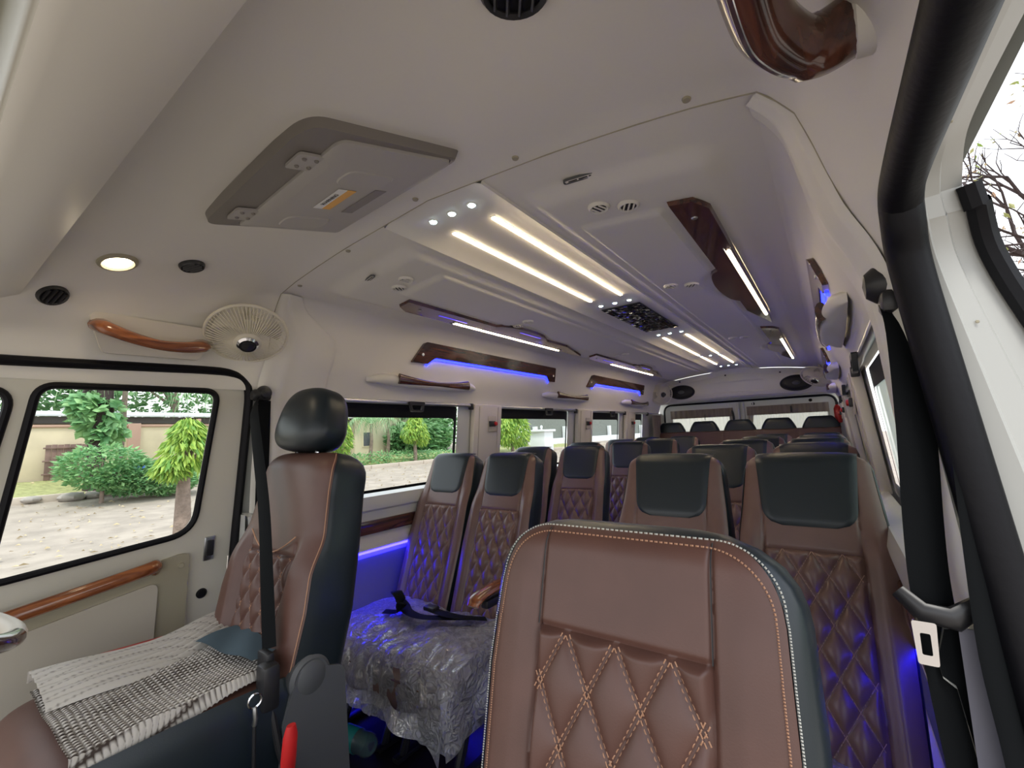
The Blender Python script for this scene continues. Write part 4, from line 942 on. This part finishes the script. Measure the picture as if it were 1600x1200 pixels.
# mirror mosaic plate
mm = empty('mosaic_mirror', (0, 2.23, 1.868)); tag(mm, 'dark mirror plate of small tilted square facets in the ceiling channel', 'mirror')
obj('plate', MB().box((0, .35, 0), (.215, .72, .004), .001), 'black_plastic', mm)
proto_t = None
for i in range(9):
    for j in range(30):
        if proto_t is None:
            o = obj('facet', MB().add([(-.0105, -.0105, 0), (.0105, -.0105, 0), (.0105, .0105, 0), (-.0105, .0105, 0), (-.009, -.009, -.002), (.009, -.009, -.002), (.009, .009, -.002), (-.009, .009, -.002)], [(4, 5, 6, 7), (0, 1, 5, 4), (1, 2, 6, 5), (2, 3, 7, 6), (3, 0, 4, 7)]), 'mirror_film', mm, smooth=False); proto_t = o
        else: o = proto_t.copy(); COL.objects.link(o); o.parent = mm
        o.location = (-.094+.0235*i, .012+.0233*j, -.003); o.rotation_euler = (random.uniform(-.14, .14), random.uniform(-.14, .14), random.choice((0, .1, -.1)))
# round air vents
def vent(x, y, z, label, group, rad=.025, ring='trim_white', core='vent_black', tilt=None, blades=3, bm_='trim_white'):
    r = empty('air_vent', (x, y, z)); tag(r, label, 'vent', group)
    if tilt: r.rotation_euler = tilt
    obj('ring', MB().lathe([(rad*.80, .004), (rad*.82, -.006), (rad*1.0, -.008), (rad*1.16, -.004), (rad*1.2, .002)], Matrix(), 28), ring, r)
    obj('throat', MB().lathe([(rad*.84, -.0045), (rad*.7, -.004), (0, -.004)], Matrix(), 20), core, r)
    for i in range(blades):
        xx = (i-(blades-1)/2)*rad*1.5/blades; l = math.sqrt(max(.0001, (rad*.8)**2-xx*xx))
        obj('blade', MB().box((xx, 0, -.0065), (rad*.20, 2*l, .004), .001, rot=Matrix.Rotation(.35, 3, 'Y')), bm_, r)
for s, pts_ in ((1, [(.395, 1.09), (.468, 1.12), (.355, 1.90), (.435, 1.92), (.36, 3.35), (.43, 3.35)]), (-1, [(.42, 1.11), (.495, 1.14), (.415, 1.95), (.495, 1.97), (.42, 3.35), (.49, 3.35)])):
    for k, (x, y) in enumerate(pts_):
        vent(s*x, y, ceil_z(s*x, y)-.001, 'small round white louvred air vent, %s duct, %s pair, %s one' % ('driver side' if s < 0 else 'door side', ['first', 'second', 'third'][k//2], ['inner', 'outer'][k % 2]), 'round ceiling air vents', tilt=(0, 0, .5 if k % 2 else -.3))
for s, a, b_ in ((1, (.375, .945), (.455, .965)), (-1, (.565, 1.025), (.445, .985))):
    c = ((a[0]+b_[0])/2*s, (a[1]+b_[1])/2); r = empty('slot_grille', (c[0], c[1], ceil_z(*c)-.001)); ang = math.atan2(b_[1]-a[1], (b_[0]-a[0])*s)
    r.rotation_euler = (0, -s*.06, ang); tag(r, 'slim oblong slotted grille in the %s lining near the roof seam' % ('left' if s < 0 else 'right'), 'vent')
    lp = rr([(-.05, -.009), (.05, -.009), (.05, .009), (-.05, .009)], .0088, 5); li = rr([(-.046, -.006), (.046, -.006), (.046, .006), (-.046, .006)], .0058, 5)
    obj('bezel', MB().ring(lp, li, lambda p: (p[0], p[1], -.003)).add([(*p, -.003) for p in lp]+[(*p, .003) for p in lp], [(i, (i+1) % len(lp), len(lp)+(i+1) % len(lp), len(lp)+i) for i in range(len(lp))]), 'grey_plastic', r)
    obj('face', MB().box((0, 0, -.001), (.09, .011, .003), .001), 'headliner', r)
    for q in (-.026, 0, .026): obj('slot', MB().box((q, 0, -.003), (.022, .0042, .001), 0), 'vent_black', r)
# cap fittings
def on_cap(x, y): 
    z = cap_z(x, y); dzx = (cap_z(x+.01, y)-cap_z(x-.01, y))/.02; dzy = (cap_z(x, y+.01)-cap_z(x, y-.01))/.02
    n = Vector((dzx, dzy, -1)).normalized(); return Vector((x, y, z)), n.to_track_quat('-Z', 'Y').to_euler()
p, e_ = on_cap(-.695, .326); r = empty('spot_lamp', p + Vector((0, 0, -.002))); r.rotation_euler = e_; tag(r, 'round glowing warm spot lamp in the roof lining above the driver door', 'lamp')
obj('lens', MB().lathe([(0, -.004), (.028, -.004), (.032, -.002)], Matrix(), 28), 'spot_glow', r); obj('ring', MB().lathe([(.031, -.003), (.036, -.008), (.043, -.006), (.046, .002)], Matrix(), 28), 'tan_plastic', r)
for x, y, lb in ((-.675, .493, 'round black air vent beside the glowing spot lamp'), (-.835, .226, 'round black air vent near the left roof edge'), (.590, .412, 'round black air vent at the top edge of the roof lining')):
    p, e_ = on_cap(x, y); rad = .040 if x > 0 else .030
    r = empty('black_vent', p + Vector((0, 0, -.002))); r.rotation_euler = e_; tag(r, lb, 'vent')
    obj('ring', MB().lathe([(rad*.84, .002), (rad*.86, -.006), (rad, -.010), (rad*1.12, -.004), (rad*1.14, .003)], Matrix(), 28), 'black_plastic', r)
    obj('throat', MB().lathe([(rad*.86, -.004), (0, -.004)], Matrix(), 20), 'vent_black', r)
    for i in range(4): obj('blade', MB().box(((i-1.5)*rad*.4, 0, -.007), (.003, 2*math.sqrt((rad*.84)**2-((i-1.5)*rad*.4)**2), .008), 0, rot=Matrix.Rotation(.4, 3, 'Y')), 'black_plastic', r)
# fold down monitor
mn = empty('folding_monitor', (0, 0, 0)); tag(mn, 'grey fold-up roof monitor with orange warning sticker on its back', 'monitor')
c00 = Vector((-.385, .410, 0)); c10 = Vector((.150, .390, 0)); c11 = Vector((.245, .702, 0)); c01 = Vector((-.285, .730, 0))
def bil(u, v, drop=0):
    p = c00*(1-u)*(1-v)+c10*u*(1-v)+c11*u*v+c01*(1-u)*v
    zc_ = [cap_z(c_.x, c_.y) for c_ in (c00, c10, c01, c11)]
    return Vector((p.x, p.y, zc_[0]*(1-u)*(1-v)+zc_[1]*u*(1-v)+zc_[2]*(1-u)*v+zc_[3]*u*v + .004 - drop))
ol = rr([(0, 0), (1, 0), (1, 1), (0, 1)], [.10, .12, .05, .05], 8); il = rr([(.055, .22), (.95, .22), (.975, .96), (.03, .98)], [.02, .06, .05, .03], 8)
mb = MB().ring(ol, ol); mb = MB()
A = [bil(*p, -.004) for p in ol]; B_ = [bil(*p, .022) for p in [((q[0]-.5)*.97+.5, (q[1]-.5)*.965+.5) for q in ol]]; C2 = [bil(*p, .024) for p in il]
n = len(ol)
mb.add(A+B_+C2, [(i, (i+1) % n, n+(i+1) % n, n+i) for i in range(n)] + [(n+i, n+(i+1) % n, 2*n+(i+1) % n, 2*n+i) for i in range(n)])
obj('surround', mb, 'monitor_dark', mn, angle=40)
lid = MB(); i1 = [bil(*p, .014) for p in il]; i1b = [bil(*p, .030) for p in [((q[0]-.5)*.99+.5, (q[1]-.6)*.985+.6) for q in il]]
il2 = rr([(.12, .30), (.80, .30), (.83, .90), (.10, .92)], [.02, .05, .05, .03], 8); i2 = [bil(*p, .040) for p in il2]
lid.add(i1+i1b+i2, [(i, (i+1) % n, n+(i+1) % n, n+i) for i in range(n)] + [(n+i, n+(i+1) % n, 2*n+(i+1) % n, 2*n+i) for i in range(n)] + [tuple(2*n+i for i in range(n))])
obj('lid', lid, 'monitor_grey', mn, angle=35)
for u in (.20, .76):
    mb = MB().prism(rr([(u-.06, .10), (u+.06, .10), (u+.06, .27), (u-.06, .27)], .02, 4), 1, lambda a, b, h: bil(a, b, .026+.006*h)); hg = obj('hinge', mb, 'monitor_grey', mn, angle=30)
    for du, dv in ((-.03, .15), (.03, .15), (-.03, .22), (.03, .22)): obj('screw', MB().lathe([(0, -.003), (.004, -.003), (.005, 0)], Matrix.Translation(bil(u+du, dv, .032)), 10), 'monitor_dark', hg)
mb = MB().prism(rr([(.40, .50), (.62, .50), (.62, .56), (.40, .56)], .004, 3), 1, lambda a, b, h: bil(a, b, .0405+.001*h)); st_ = obj('sticker', mb, 'white_label', mn, smooth=False)
mb = MB().prism([(.40, .562), (.62, .562), (.62, .62), (.40, .62)], 1, lambda a, b, h: bil(a, b, .0405+.001*h)); obj('sticker_band', mb, 'orange_label', st_, smooth=False)
def text_on(txt, size, m, parent, mtx, name='lettering'):
    cu = bpy.data.curves.new(name, 'FONT'); cu.body = txt; cu.size = size; cu.align_x = 'CENTER'; cu.align_y = 'CENTER'; cu.extrude = .0002
    cu.materials.append(M[m]); o = bpy.data.objects.new(name, cu); COL.objects.link(o); me = bpy.data.meshes.new_from_object(o); COL.objects.unlink(o); o2 = bpy.data.objects.new(name, me); COL.objects.link(o2); o2.parent = parent; o2.matrix_local = mtx; return o2
ctr = bil(.51, .53, .0425); ux_ = (bil(.62, .53)-bil(.40, .53)).normalized(); uy_ = (bil(.51, .5)-bil(.51, .62)).normalized(); uz_ = ux_.cross(uy_); uy_ = uz_.cross(ux_)
text_on('WARNING', .014, 'ink', st_, Matrix.Translation(ctr) @ Matrix((ux_, uy_, uz_)).transposed().to_4x4())
for (u0, u1, v0, v1) in ((.66, .80, .42, .74), (.14, .28, .42, .74)):
    lp = rr([(u0, v0), (u1, v0), (u1, v1), (u0, v1)], .06, 6); l2 = [((a-(u0+u1)/2)*.9+(u0+u1)/2, (b-(v0+v1)/2)*.95+(v0+v1)/2) for a, b in lp]
    a1 = [bil(*p, .0395) for p in lp]; a2 = [bil(*p, .0425) for p in l2]; k_ = len(lp)
    obj('pad', MB().add(a1+a2, [(i, (i+1) % k_, k_+(i+1) % k_, k_+i) for i in range(k_)]+[tuple(k_+i for i in range(k_))]), 'monitor_grey', mn, angle=25)
lp = [(.38, .72), (.66, .72), (.66, .80), (.38, .80)]
obj('rating_plate', MB().prism(lp, 1, lambda a, b, h: bil(a, b, .0402+.0008*h)), 'monitor_dark', mn, smooth=False)

# blue light bars on the side linings
for k, (ya, yb) in enumerate([(1.55, 3.00), (3.58, 5.02)]):
    for s in (-1, 1):
        r = empty('blue_light_bar', (s*.875, ya, 1.65)); tag(r, 'wood light bar glowing blue underneath, %s lining, %s' % ('driver side' if s < 0 else 'door side', ['nearer the front', 'nearer the rear'][k]), 'lamp', 'blue glowing wood bars')
        L_ = yb-ya
        out = rr([(-.01, -.045), (.10, -.045), (.15, -.008), (L_-.13, -.008), (L_-.09, -.045), (L_, -.045), (L_-.02, .060), (.06, .066)], [.006, .01, .03, .03, .01, .006, .02, .03], 6)
        def bx_(a, b, h): z = 1.65+b; return (s*(ux(z)-h) - s*.875, a, b)
        mb = MB().prism(out, .016, bx_); obj('wood_bar', mb, 'wood_dark', r, angle=30)
        pts = [(.10, -.052), (.13, -.022), (.17, -.014), (L_-.15, -.014), (L_-.11, -.022), (L_-.085, -.052)]
        obj('glow_strip', MB().tube([bx_(a, b, .006) for a, b in pts], .0062, 6), 'led_blue', r)
        for a in (.055, L_-.04): obj('screw_cap', MB().lathe([(0, .004), (.007, .003), (.009, 0)], Matrix.Translation(bx_(a, .0, .017)) @ Matrix.Rotation(-s*PI/2, 4, 'Y'), 14), 'silver', r)
# fans
def fan(loc, nrm, label, rad=.145, group='wall fans'):
    r = empty('wall_fan', loc); tag(r, label, 'fan', group); r.rotation_euler = Vector(nrm).to_track_quat('Z', 'Y').to_euler()
    def gz(t_): return .052*(1-t_**2.2)
    wires = MB()
    for k in range(64):
        a = 2*PI*k/64; pts = [(rad*(.30+.69*i/5)*math.cos(a+.10*i/5), rad*(.30+.69*i/5)*math.sin(a+.10*i/5), gz(.30+.69*i/5)) for i in range(6)]
        wires.tube(pts, .0015, 4, cap=False)
    stuff(obj('grille_wires', wires, 'fan_cream', r))
    obj('rim', MB().tube([(rad*math.cos(a*PI/28), rad*math.sin(a*PI/28), 0) for a in range(56)], .0055, 8, closed=True), 'fan_cream', r)
    mb = MB()
    for k in range(36):
        a = 2*PI*k/36; mb.tube([(rad*math.cos(a), rad*math.sin(a), 0), (rad*.8*math.cos(a), rad*.8*math.sin(a), -.045), (rad*.3*math.cos(a), rad*.3*math.sin(a), -.06)], .0012, 4, cap=False)
    stuff(obj('rear_wires', mb, 'fan_cream', r))
    obj('cover_disc', MB().lathe([(rad*.34, .049), (rad*.20, .054), (rad*.19, .058)], Matrix(), 32), 'fan_cream', r)
    obj('chrome_ring', MB().lathe([(rad*.25, .050), (rad*.265, .060), (rad*.21, .067), (rad*.18, .060)], Matrix(), 28), 'chrome', r)
    obj('hub_cap', MB().lathe([(rad*.19, .058), (rad*.15, .068), (0, .072)], Matrix(), 24), 'black_plastic', r)
    for k in range(3):
        def bl_(u, v, k=k):
            a = 2*PI*k/3 + (u-.5)*1.25*(.5+.5*v) + .25*v; rr_ = rad*(.2+.66*v); return (rr_*math.cos(a), rr_*math.sin(a), -.012+.016*(u-.5)*2)
        obj('blade', MB().grid(bl_, 8, 6), 'fan_cream', r)
    obj('motor', MB().lathe([(0, -.10), (.03, -.098), (.042, -.08), (.044, -.03), (.03, -.02)], Matrix(), 24), 'fan_cream', r)
    obj('bracket', MB().tube([(0, 0, -.08), (0, .02, -.12), (0, .05, -.15)], .014, 10), 'fan_cream', r)
    return r
fan((-.835, .725, 1.610), (.58, -.22, -.78), 'round cream wire fan on the lining behind the driver door', .130)
fan((-.80, 5.46, 1.63), (.60, -.85, -.20), 'small cream wall fan in the left rear corner', .13)
fan((.78, 5.30, 1.66), (-.35, -.60, -.75), 'small cream wall fan in the right rear corner', .14)

# ------------------------------------------------------------------ outside
def gz_(x): return lerp([(-60, .3), (-24, .15), (-20.3, -.36), (-18, -.62), (-12, -.85), (-1, -.9), (60, -.9)], x)
mb = MB(); gx = [-60, -40, -30, -26, -24, -22, -21, -20.3, -19, -18, -15, -12, -8, -4, -1, 3, 8, 20, 60]
gy = list(range(-60, 111, 3)); mb.v = [(x, y, gz_(x) + (.04*noise.noise(Vector((x*.5, y*.5, 0))) if x < -2 else 0)) for y in gy for x in gx]; W_ = len(gx)
mb.f = [(j*W_+i, j*W_+i+1, (j+1)*W_+i+1, (j+1)*W_+i) for j in range(len(gy)-1) for i in range(W_-1)]
g = struct(obj('ground', mb, 'road_dirt'), 'dusty pale dirt road strewn with leaves')
mb = MB()
for _ in range(5200):
    x = -random.uniform(3, 24) if random.random() < .8 else -random.uniform(3, 9); y = random.uniform(-6, 40); z = gz_(x)+.04*noise.noise(Vector((x*.5, y*.5, 0)))+.03; a = random.uniform(0, 6.3); l = random.uniform(.03, .085)
    c, s_ = math.cos(a)*l, math.sin(a)*l; mb.add([(x-c, y-s_, z), (x+s_*.4, y-c*.4, z+random.uniform(0, .05)), (x+c, y+s_, z), (x-s_*.4, y+c*.4, z+.01)], [(0, 1, 2, 3)])
o = obj('fallen_leaves', mb, 'leaf_litter', smooth=False); tag(o, 'dry fallen leaves scattered over the dirt road', 'leaves', kind='stuff')
kb = empty('kerb', (-20.3, 10, -.3)); tag(kb, 'low pinkish stone kerb along the far side of the dirt road', 'kerb')
kproto = None
for i in range(24):
    if kproto is None: kproto = obj('kerb_stone', MB().box((0, 0, 0), (.22, 1.9, .30), .03), 'kerb', kb); o = kproto
    else: o = kproto.copy(); COL.objects.link(o); o.parent = kb
    o.location = (0, -7 + 1.95*i, .0+random.uniform(-.02, .02))
mb = MB().grid(lambda a, b: (-20.4-3.4*a, -10+55*b, gz_(-20.4-3.4*a)+.06+.05*noise.noise(Vector((a*8, b*60, 0)))), 8, 80)
o = obj('verge', mb, 'grass_dry'); tag(o, 'patchy grass verge between kerb and compound wall', 'grass', kind='stuff')
# compound wall
cw_ = empty('compound_wall', (-24, 0, 0)); tag(cw_, 'long cream compound wall with pinkish posts across the road', 'wall')
obj('masonry', MB().box((0, -1, 1.15), (.25, 34, 2.1), .02), 'wall_cream', cw_); obj('coping', MB().box((0, -1, 2.25), (.36, 34.2, .10), .02), 'wall_pink', cw_)
for y in (-6, -1.5, 2.2, 6.1, 10.4, 14.6): obj('post', MB().box((.14, y, 1.2), (.22, .42, 2.3), .02), 'wall_pink' if y > 5 else 'wall_cream', cw_)
gt = empty('gate', (-23.7, 3.3, 0)); tag(gt, 'weathered brown gate leaf leaning at the compound wall', 'gate')
for i in range(7): obj('board', MB().box((0, .2+i*.17, .85), (.04, .155, 1.35+.02*(i % 2)), .006), 'gate_brown', gt)
for z in (.4, .9, 1.4): obj('rail', MB().box((.04, .7, z), (.04, 1.3, .06), .006), 'gate_brown', gt)
# shed roofs behind the wall
sh = empty('shed', (-27, 6, 0)); tag(sh, 'long low shed with pale metal roof behind the cream wall', 'shed')
obj('wall', MB().box((-1, 0, 1.3), (2, 26, 2.4), .02), 'wall_cream', sh); obj('roof', MB().box((0, 0, 2.95), (3.4, 27, .10), .01, rot=Matrix.Rotation(.10, 3, 'Y')), 'roof_white', sh)
obj('eave', MB().box((1.2, 0, 2.58), (.5, 26.5, .30), .01), 'roof_dark', sh)
for i in range(9): obj('rafter', MB().box((1.5, -12+3*i, 2.55), (.7, .14, .18), .01), 'wall_pink', sh)
bd = empty('house', (-28, 20.6, 0)); tag(bd, 'pale yellow two storey house seen between trees', 'house')
obj('walls', MB().box((0, .3, 2.3), (5, 5.2, 5.2), .05), 'building_wall', bd); obj('roof_slab', MB().box((.2, .3, 3.0), (5.8, 6.0, .28), .03), 'wall_pink', bd)
for y, z in ((-1.3, 1.3), (1.4, 1.3), (-1.3, 4.1), (1.4, 4.1)): 
    wf = obj('window', MB().box((2.52, y, z), (.08, .9, 1.1), .01), 'building_wall', bd); obj('pane', MB().box((2.56, y, z), (.04, .72, .92), 0), 'win_dark', wf)
obj('chimney', MB().box((0, 1.4, 5.2), (.6, .6, .8), .03), 'building_wall', bd)
gp = empty('gate_pillar', (-20.5, 34.2, -.3)); tag(gp, 'white gate pillar with wide cap beside the mesh fence', 'pillar')
obj('shaft', MB().box((0, 0, .7), (1.5, 1.5, 1.9), .03), 'roof_white', gp); obj('cap', MB().box((0, 0, 1.75), (1.9, 1.9, .20), .05), 'roof_white', gp); obj('lantern', MB().lathe([(0, .4), (.1, .35), (.12, .2), (.06, .08), (.1, 0)], Matrix.Translation((0, 0, 1.85)), 12), 'roof_white', gp)
lw_ = empty('boundary_wall', (-23, 58, -.3)); tag(lw_, 'white low wall with grey mesh fence beyond the gate pillar', 'wall')
obj('base_wall', MB().box((0, 0, .45), (.3, 44, 1.0), .02), 'roof_white', lw_); obj('mesh_screen', MB().box((-.3, 0, 2.4), (.06, 44, 3.4), 0), 'mesh_dark', lw_)
for i in range(8): obj('post', MB().box((0, -21+6*i, 1.1), (.4, .4, 2.2), .03), 'roof_white', lw_)

def leaves(mb, c, rad, n, size, droop=.3, width=.35, up=None):
    for _ in range(n):
        while True:
            q = Vector((random.uniform(-1, 1), random.uniform(-1, 1), random.uniform(-1, 1)))
            if .25 < q.length < 1: break
        q = q.normalized()*q.length**.5
        p = Vector(c) + Vector((q.x*rad[0], q.y*rad[1], q.z*rad[2]))
        d = Vector((q.x+random.uniform(-.6, .6), q.y+random.uniform(-.6, .6), -droop+random.uniform(-.4, .5))).normalized()
        l = size*random.uniform(.6, 1.3); sd = d.cross(Vector((random.uniform(-1, 1), random.uniform(-1, 1), 1))).normalized()*l*width*.5
        nn_ = d.cross(sd).normalized()*l*.08
        mb.add([p, p+d*l*.45+sd+nn_, p+d*l, p+d*l*.45-sd+nn_], [(0, 1, 2, 3)])
    return mb
def tree(name, loc, trunk_h, tr, crowns, label, leafm, size, n, droop=.4, width=.35, cat='tree', bark='bark', lean=(0, 0), group=None):
    r = empty(name, loc); tag(r, label, cat, group)
    top = Vector((lean[0], lean[1], trunk_h)); pts = spline([(0, 0, -.1), (lean[0]*.2+.02, lean[1]*.2, trunk_h*.4), top*.75, top], 4)
    K = len(pts); obj('trunk', MB().tube(pts, [tr*(1.15-.5*i/K) for i in range(K)], 12), bark, r)
    mb = MB()
    for c, rd in crowns:
        c_ = Vector(c); 
        for _ in range(4):
            e_ = c_ + Vector((random.uniform(-.5, .5)*rd[0], random.uniform(-.5, .5)*rd[1], random.uniform(-.2, .6)*rd[2])); mb.tube([top*.8, (top+e_)/2+Vector((0, 0, .05)), e_], [tr*.4, tr*.25, tr*.12], 6)
    obj('branches', mb, bark, r)
    lf = MB()
    for c, rd in crowns: leaves(lf, c, rd, int(n), size, droop, width)
    stuff(obj('foliage', lf, leafm, r, smooth=False)); return r
tree('mango_tree', (-10, 3.52, -.95), 1.65, .15, [((0, .05, 2.12), (.40, .42, .40)), ((0, .05, 2.52), (.27, .26, .28)), ((.1, -.25, 1.85), (.25, .24, .2))], 'young tree with drooping yellow green leaves close to the road', 'leaf_mango', .22, 520, droop=1.2, width=.30)
tree('bush', (-19.0, 4.15, -.5), .9, .06, [((0, 0, 1.2), (.9, 1.15, .72)), ((0, .75, .8), (.8, .9, .6)), ((.1, 1.7, .55), (.6, 1.0, .45))], 'wide leafy green bush before the compound wall', 'leaf_bush', .20, 2100, droop=.1, width=.45, cat='bush')
tree('vine_covered_palm', (-21.2, 4.35, -.3), 5.2, .26, [((0, 0, 2.9), (.55, .60, .85)), ((0, .25, 2.4), (.5, .5, .6)), ((0, -.35, 3.3), (.4, .35, .5))], 'dark palm trunk wrapped in broad climbing leaves', 'leaf_bush', .38, 190, droop=.7, width=.75, bark='bark_dark', lean=(-.1, .25))
for i, (x, y, z, rad, lb, lm, sz, n_l) in enumerate([(-21.5, 14.2, -.3, (.9, 1.0, 1.6), 'tall drooping ashoka tree left of the pale house', 'leaf_mango', .30, 1900),
        (-21, 19.6, -.3, (.85, 1.0, .95), 'bright yellow green young tree right of the palms', 'leaf_mango', .28, 1400),
        (-20.5, 29.6, -.3, (1.5, 2.0, 2.3), 'large drooping light green tree before the white pillar', 'leaf_mango', .40, 2800)]):
    tree('roadside_tree', (x, y, z), 1.4, .12, [((0, 0, 1.9+rad[2]*.25), (rad[0]*.7, rad[1]*.7, rad[2]*.85)), ((.1, rad[1]*.45, 1.6+rad[2]*.1), (rad[0]*.5, rad[1]*.5, rad[2]*.6)), ((0, -rad[1]*.5, 1.8+rad[2]*.1), (rad[0]*.5, rad[1]*.42, rad[2]*.55)), ((0, rad[1]*.1, 2.1+rad[2]*.75), (rad[0]*.35, rad[1]*.35, rad[2]*.5))], lb, lm, sz, n_l*.32, droop=1.3, width=.28, group='roadside trees')
def palm(x, y, z, h, label):
    r = empty('palm', (x, y, z)); tag(r, label, 'palm', 'palms beyond the road')
    obj('trunk', MB().tube([(0, 0, 0), (.1, .05, h*.5), (0, .1, h)], [.13, .10, .08], 10), 'bark', r); mb = MB()
    for k in range(15):
        a = 2*PI*k/15+.2; L_ = random.uniform(1.5, 2.1); pr_ = None
        for i in range(16):
            t_ = i/15; p = Vector((math.cos(a)*L_*t_, .1+math.sin(a)*L_*t_, h + .7*math.sin(t_*2.2)-1.15*t_*t_*t_))
            if pr_ is not None:
                d = (p-pr_).normalized(); sd = d.cross(Vector((0, 0, 1))).normalized()
                for sg in (-1, 1):
                    tip = p + sd*sg*.42*math.sin(PI*(.15+.8*t_)) + d*.15 + Vector((0, 0, -.30*(.4+t_)))
                    mb.add([p-d*.03, p+d*.03, tip], [(0, 1, 2)])
                mb.add([pr_-sd*.012, pr_+sd*.012, p+sd*.012, p-sd*.012], [(0, 1, 2, 3)])
            pr_ = p
    stuff(obj('fronds', mb, 'leaf_palm', r, smooth=False))
palm(-22, 16.9, 0, 2.2, 'feathery palm left of the pair by the house'); palm(-23, 19.0, 0, 2.6, 'taller feathery palm behind the bright young tree'); palm(-22.0, 5.2, -.3, 4.4, 'tall palm whose fronds hang above the driver window view'); palm(-22.5, 8.8, .0, 3.6, 'palm at the right side of the driver window view')
# background greenery
for i, (x, y, z, rx_, ry_, rz_) in enumerate([(-32, 10, 4.6, 2, 5, 2.2), (-33, 2, 4.8, 2, 5, 2.2), (-29, 27.5, 3.0, 2.5, 3.5, 3.0), (-34, 17, 5.5, 2, 5, 2.6), (-31, 38, 4.0, 3, 6, 4.2), (-30, -6, 4.4, 2, 5, 2.6), (-34, 52, 4.5, 3, 8, 4.5), (-24.6, 23.3, 1.2, 1.0, 3.0, 1.4), (-26, 24.5, 1.6, 1.2, 3.5, 1.9)]):
    tree('background_tree', (x, y, 0), z, .25, [((0, 0, z), (rx_, ry_, rz_))], 'leafy dark green tree mass behind the wall, number %s from the left in the row' % ['two', 'one', 'seven', 'four', 'eight', 'zero', 'nine', 'five', 'six'][i] if False else ['broad tree behind the shed above the leftmost roof', 'leafy tree behind the shed at the door window left', 'dense tree right of the pale house', 'tall tree behind the pale house', 'large tree behind the white gate pillar', 'tree far left beyond the wall', 'far tree row behind the mesh fence', 'dense shrubs under the palms', 'dense shrubs left of the big drooping tree'][i], 'leaf_dark', .42, 2600, droop=.3, width=.6, group=None)
hg = MB(); leaves(hg, (-21.4, 17, .05), (.45, 8, .45), 3600, .18, .1, .5)
o = obj('hedge', hg, 'leaf_bush', smooth=False); tag(o, 'low clipped green hedge behind the kerb', 'hedge', kind='stuff')
hs = [obj('boulder', MB().grid(lambda u, v: (.28*math.cos(u*2*PI)*math.sin(v*PI)*(1+.15*math.sin(5*u*6+v*4)), .36*math.sin(u*2*PI)*math.sin(v*PI), .15*math.cos(v*PI)*(1+.1*math.sin(u*9))), 14, 8, cu=True), 'stone')]
hs[0].location = (-20.0, 3.6, -.28); tag(hs[0], 'largest grey boulder at the foot of the wide bush', 'stone', 'boulders by the road')
for p, sc_, lb in (((-20.1, 4.2, -.30), .8, 'grey boulder right of the largest one by the bush'), ((-20.0, 4.8, -.30), .6, 'small grey boulder nearest the white post'), ((-20.2, 2.7, -.25), .7, 'grey boulder left of the largest one')):
    o = hs[0].copy(); COL.objects.link(o); o.location = p; o.scale = (sc_,)*3; o['label'] = lb
# bare tree over the doorway on the right
def bare(loc, h, seed, label):
    random.seed(seed); r = empty('bare_tree', loc); tag(r, label, 'tree'); mb = MB(); tips = []
    def br_(p, d, l, rad, dep):
        q = p + d*l*.5 + Vector((random.uniform(-.06, .06), random.uniform(-.06, .06), random.uniform(-.03, .06)))*l; e_ = q + (d+Vector((random.uniform(-.25, .25), random.uniform(-.25, .25), random.uniform(-.1, .2)))).normalized()*l*.5
        mb.tube([p, q, e_], [rad, rad*.85, rad*.65], 5 if dep > 1 else 8, cap=False)
        if dep >= 6: tips.append(e_); return
        for _ in range(3 if dep < 5 else 2):
            nd = (d + Vector((random.uniform(-1, 1), random.uniform(-1, 1), random.uniform(-.45, .7)))*.9).normalized(); br_(e_ if random.random() < .7 else q, nd, l*random.uniform(.62, .8), rad*.6, dep+1)
    obj('trunk', MB().tube([(0, 0, 0), (.1, 0, h*.5), (0, .1, h)], [.28, .22, .18], 10), 'bark', r)
    for a in range(5): br_(Vector((0, .1, h)), Vector((math.cos(a*1.26), math.sin(a*1.26), .75)).normalized(), 2.3, .13, 1)
    obj('branches', mb, 'bark_dark', r)
    lf = MB()
    for t_ in tips:
        if random.random() < .45: leaves(lf, t_, (.25, .25, .2), 3, .16, .4, .45)
    stuff(obj('foliage', lf, 'leaf_sparse', r, smooth=False))
bare((7.5, 16.5, -.9), 4.2, 5, 'bare branching tree against the sky through the open doorway')
bare((11.5, 22, -.9), 5.2, 11, 'second bare tree farther behind, through the open doorway')
random.seed(3)
for i, (x, y, rad) in enumerate([(14, 8, 3), (15, 16, 3), (13, 3, 2.6)]):
    tree('hedge_tree', (x, y, -.9), 2.2, .2, [((0, 0, 2.2), (1.6, rad, 1.9))], ['green shrub tree seen through the right windows, middle', 'green shrub tree seen through the right windows, far', 'green shrub tree beside the open doorway'][i], 'leaf_bush', .4, 1500, droop=.3, width=.5)
bpy.context.view_layer.update()
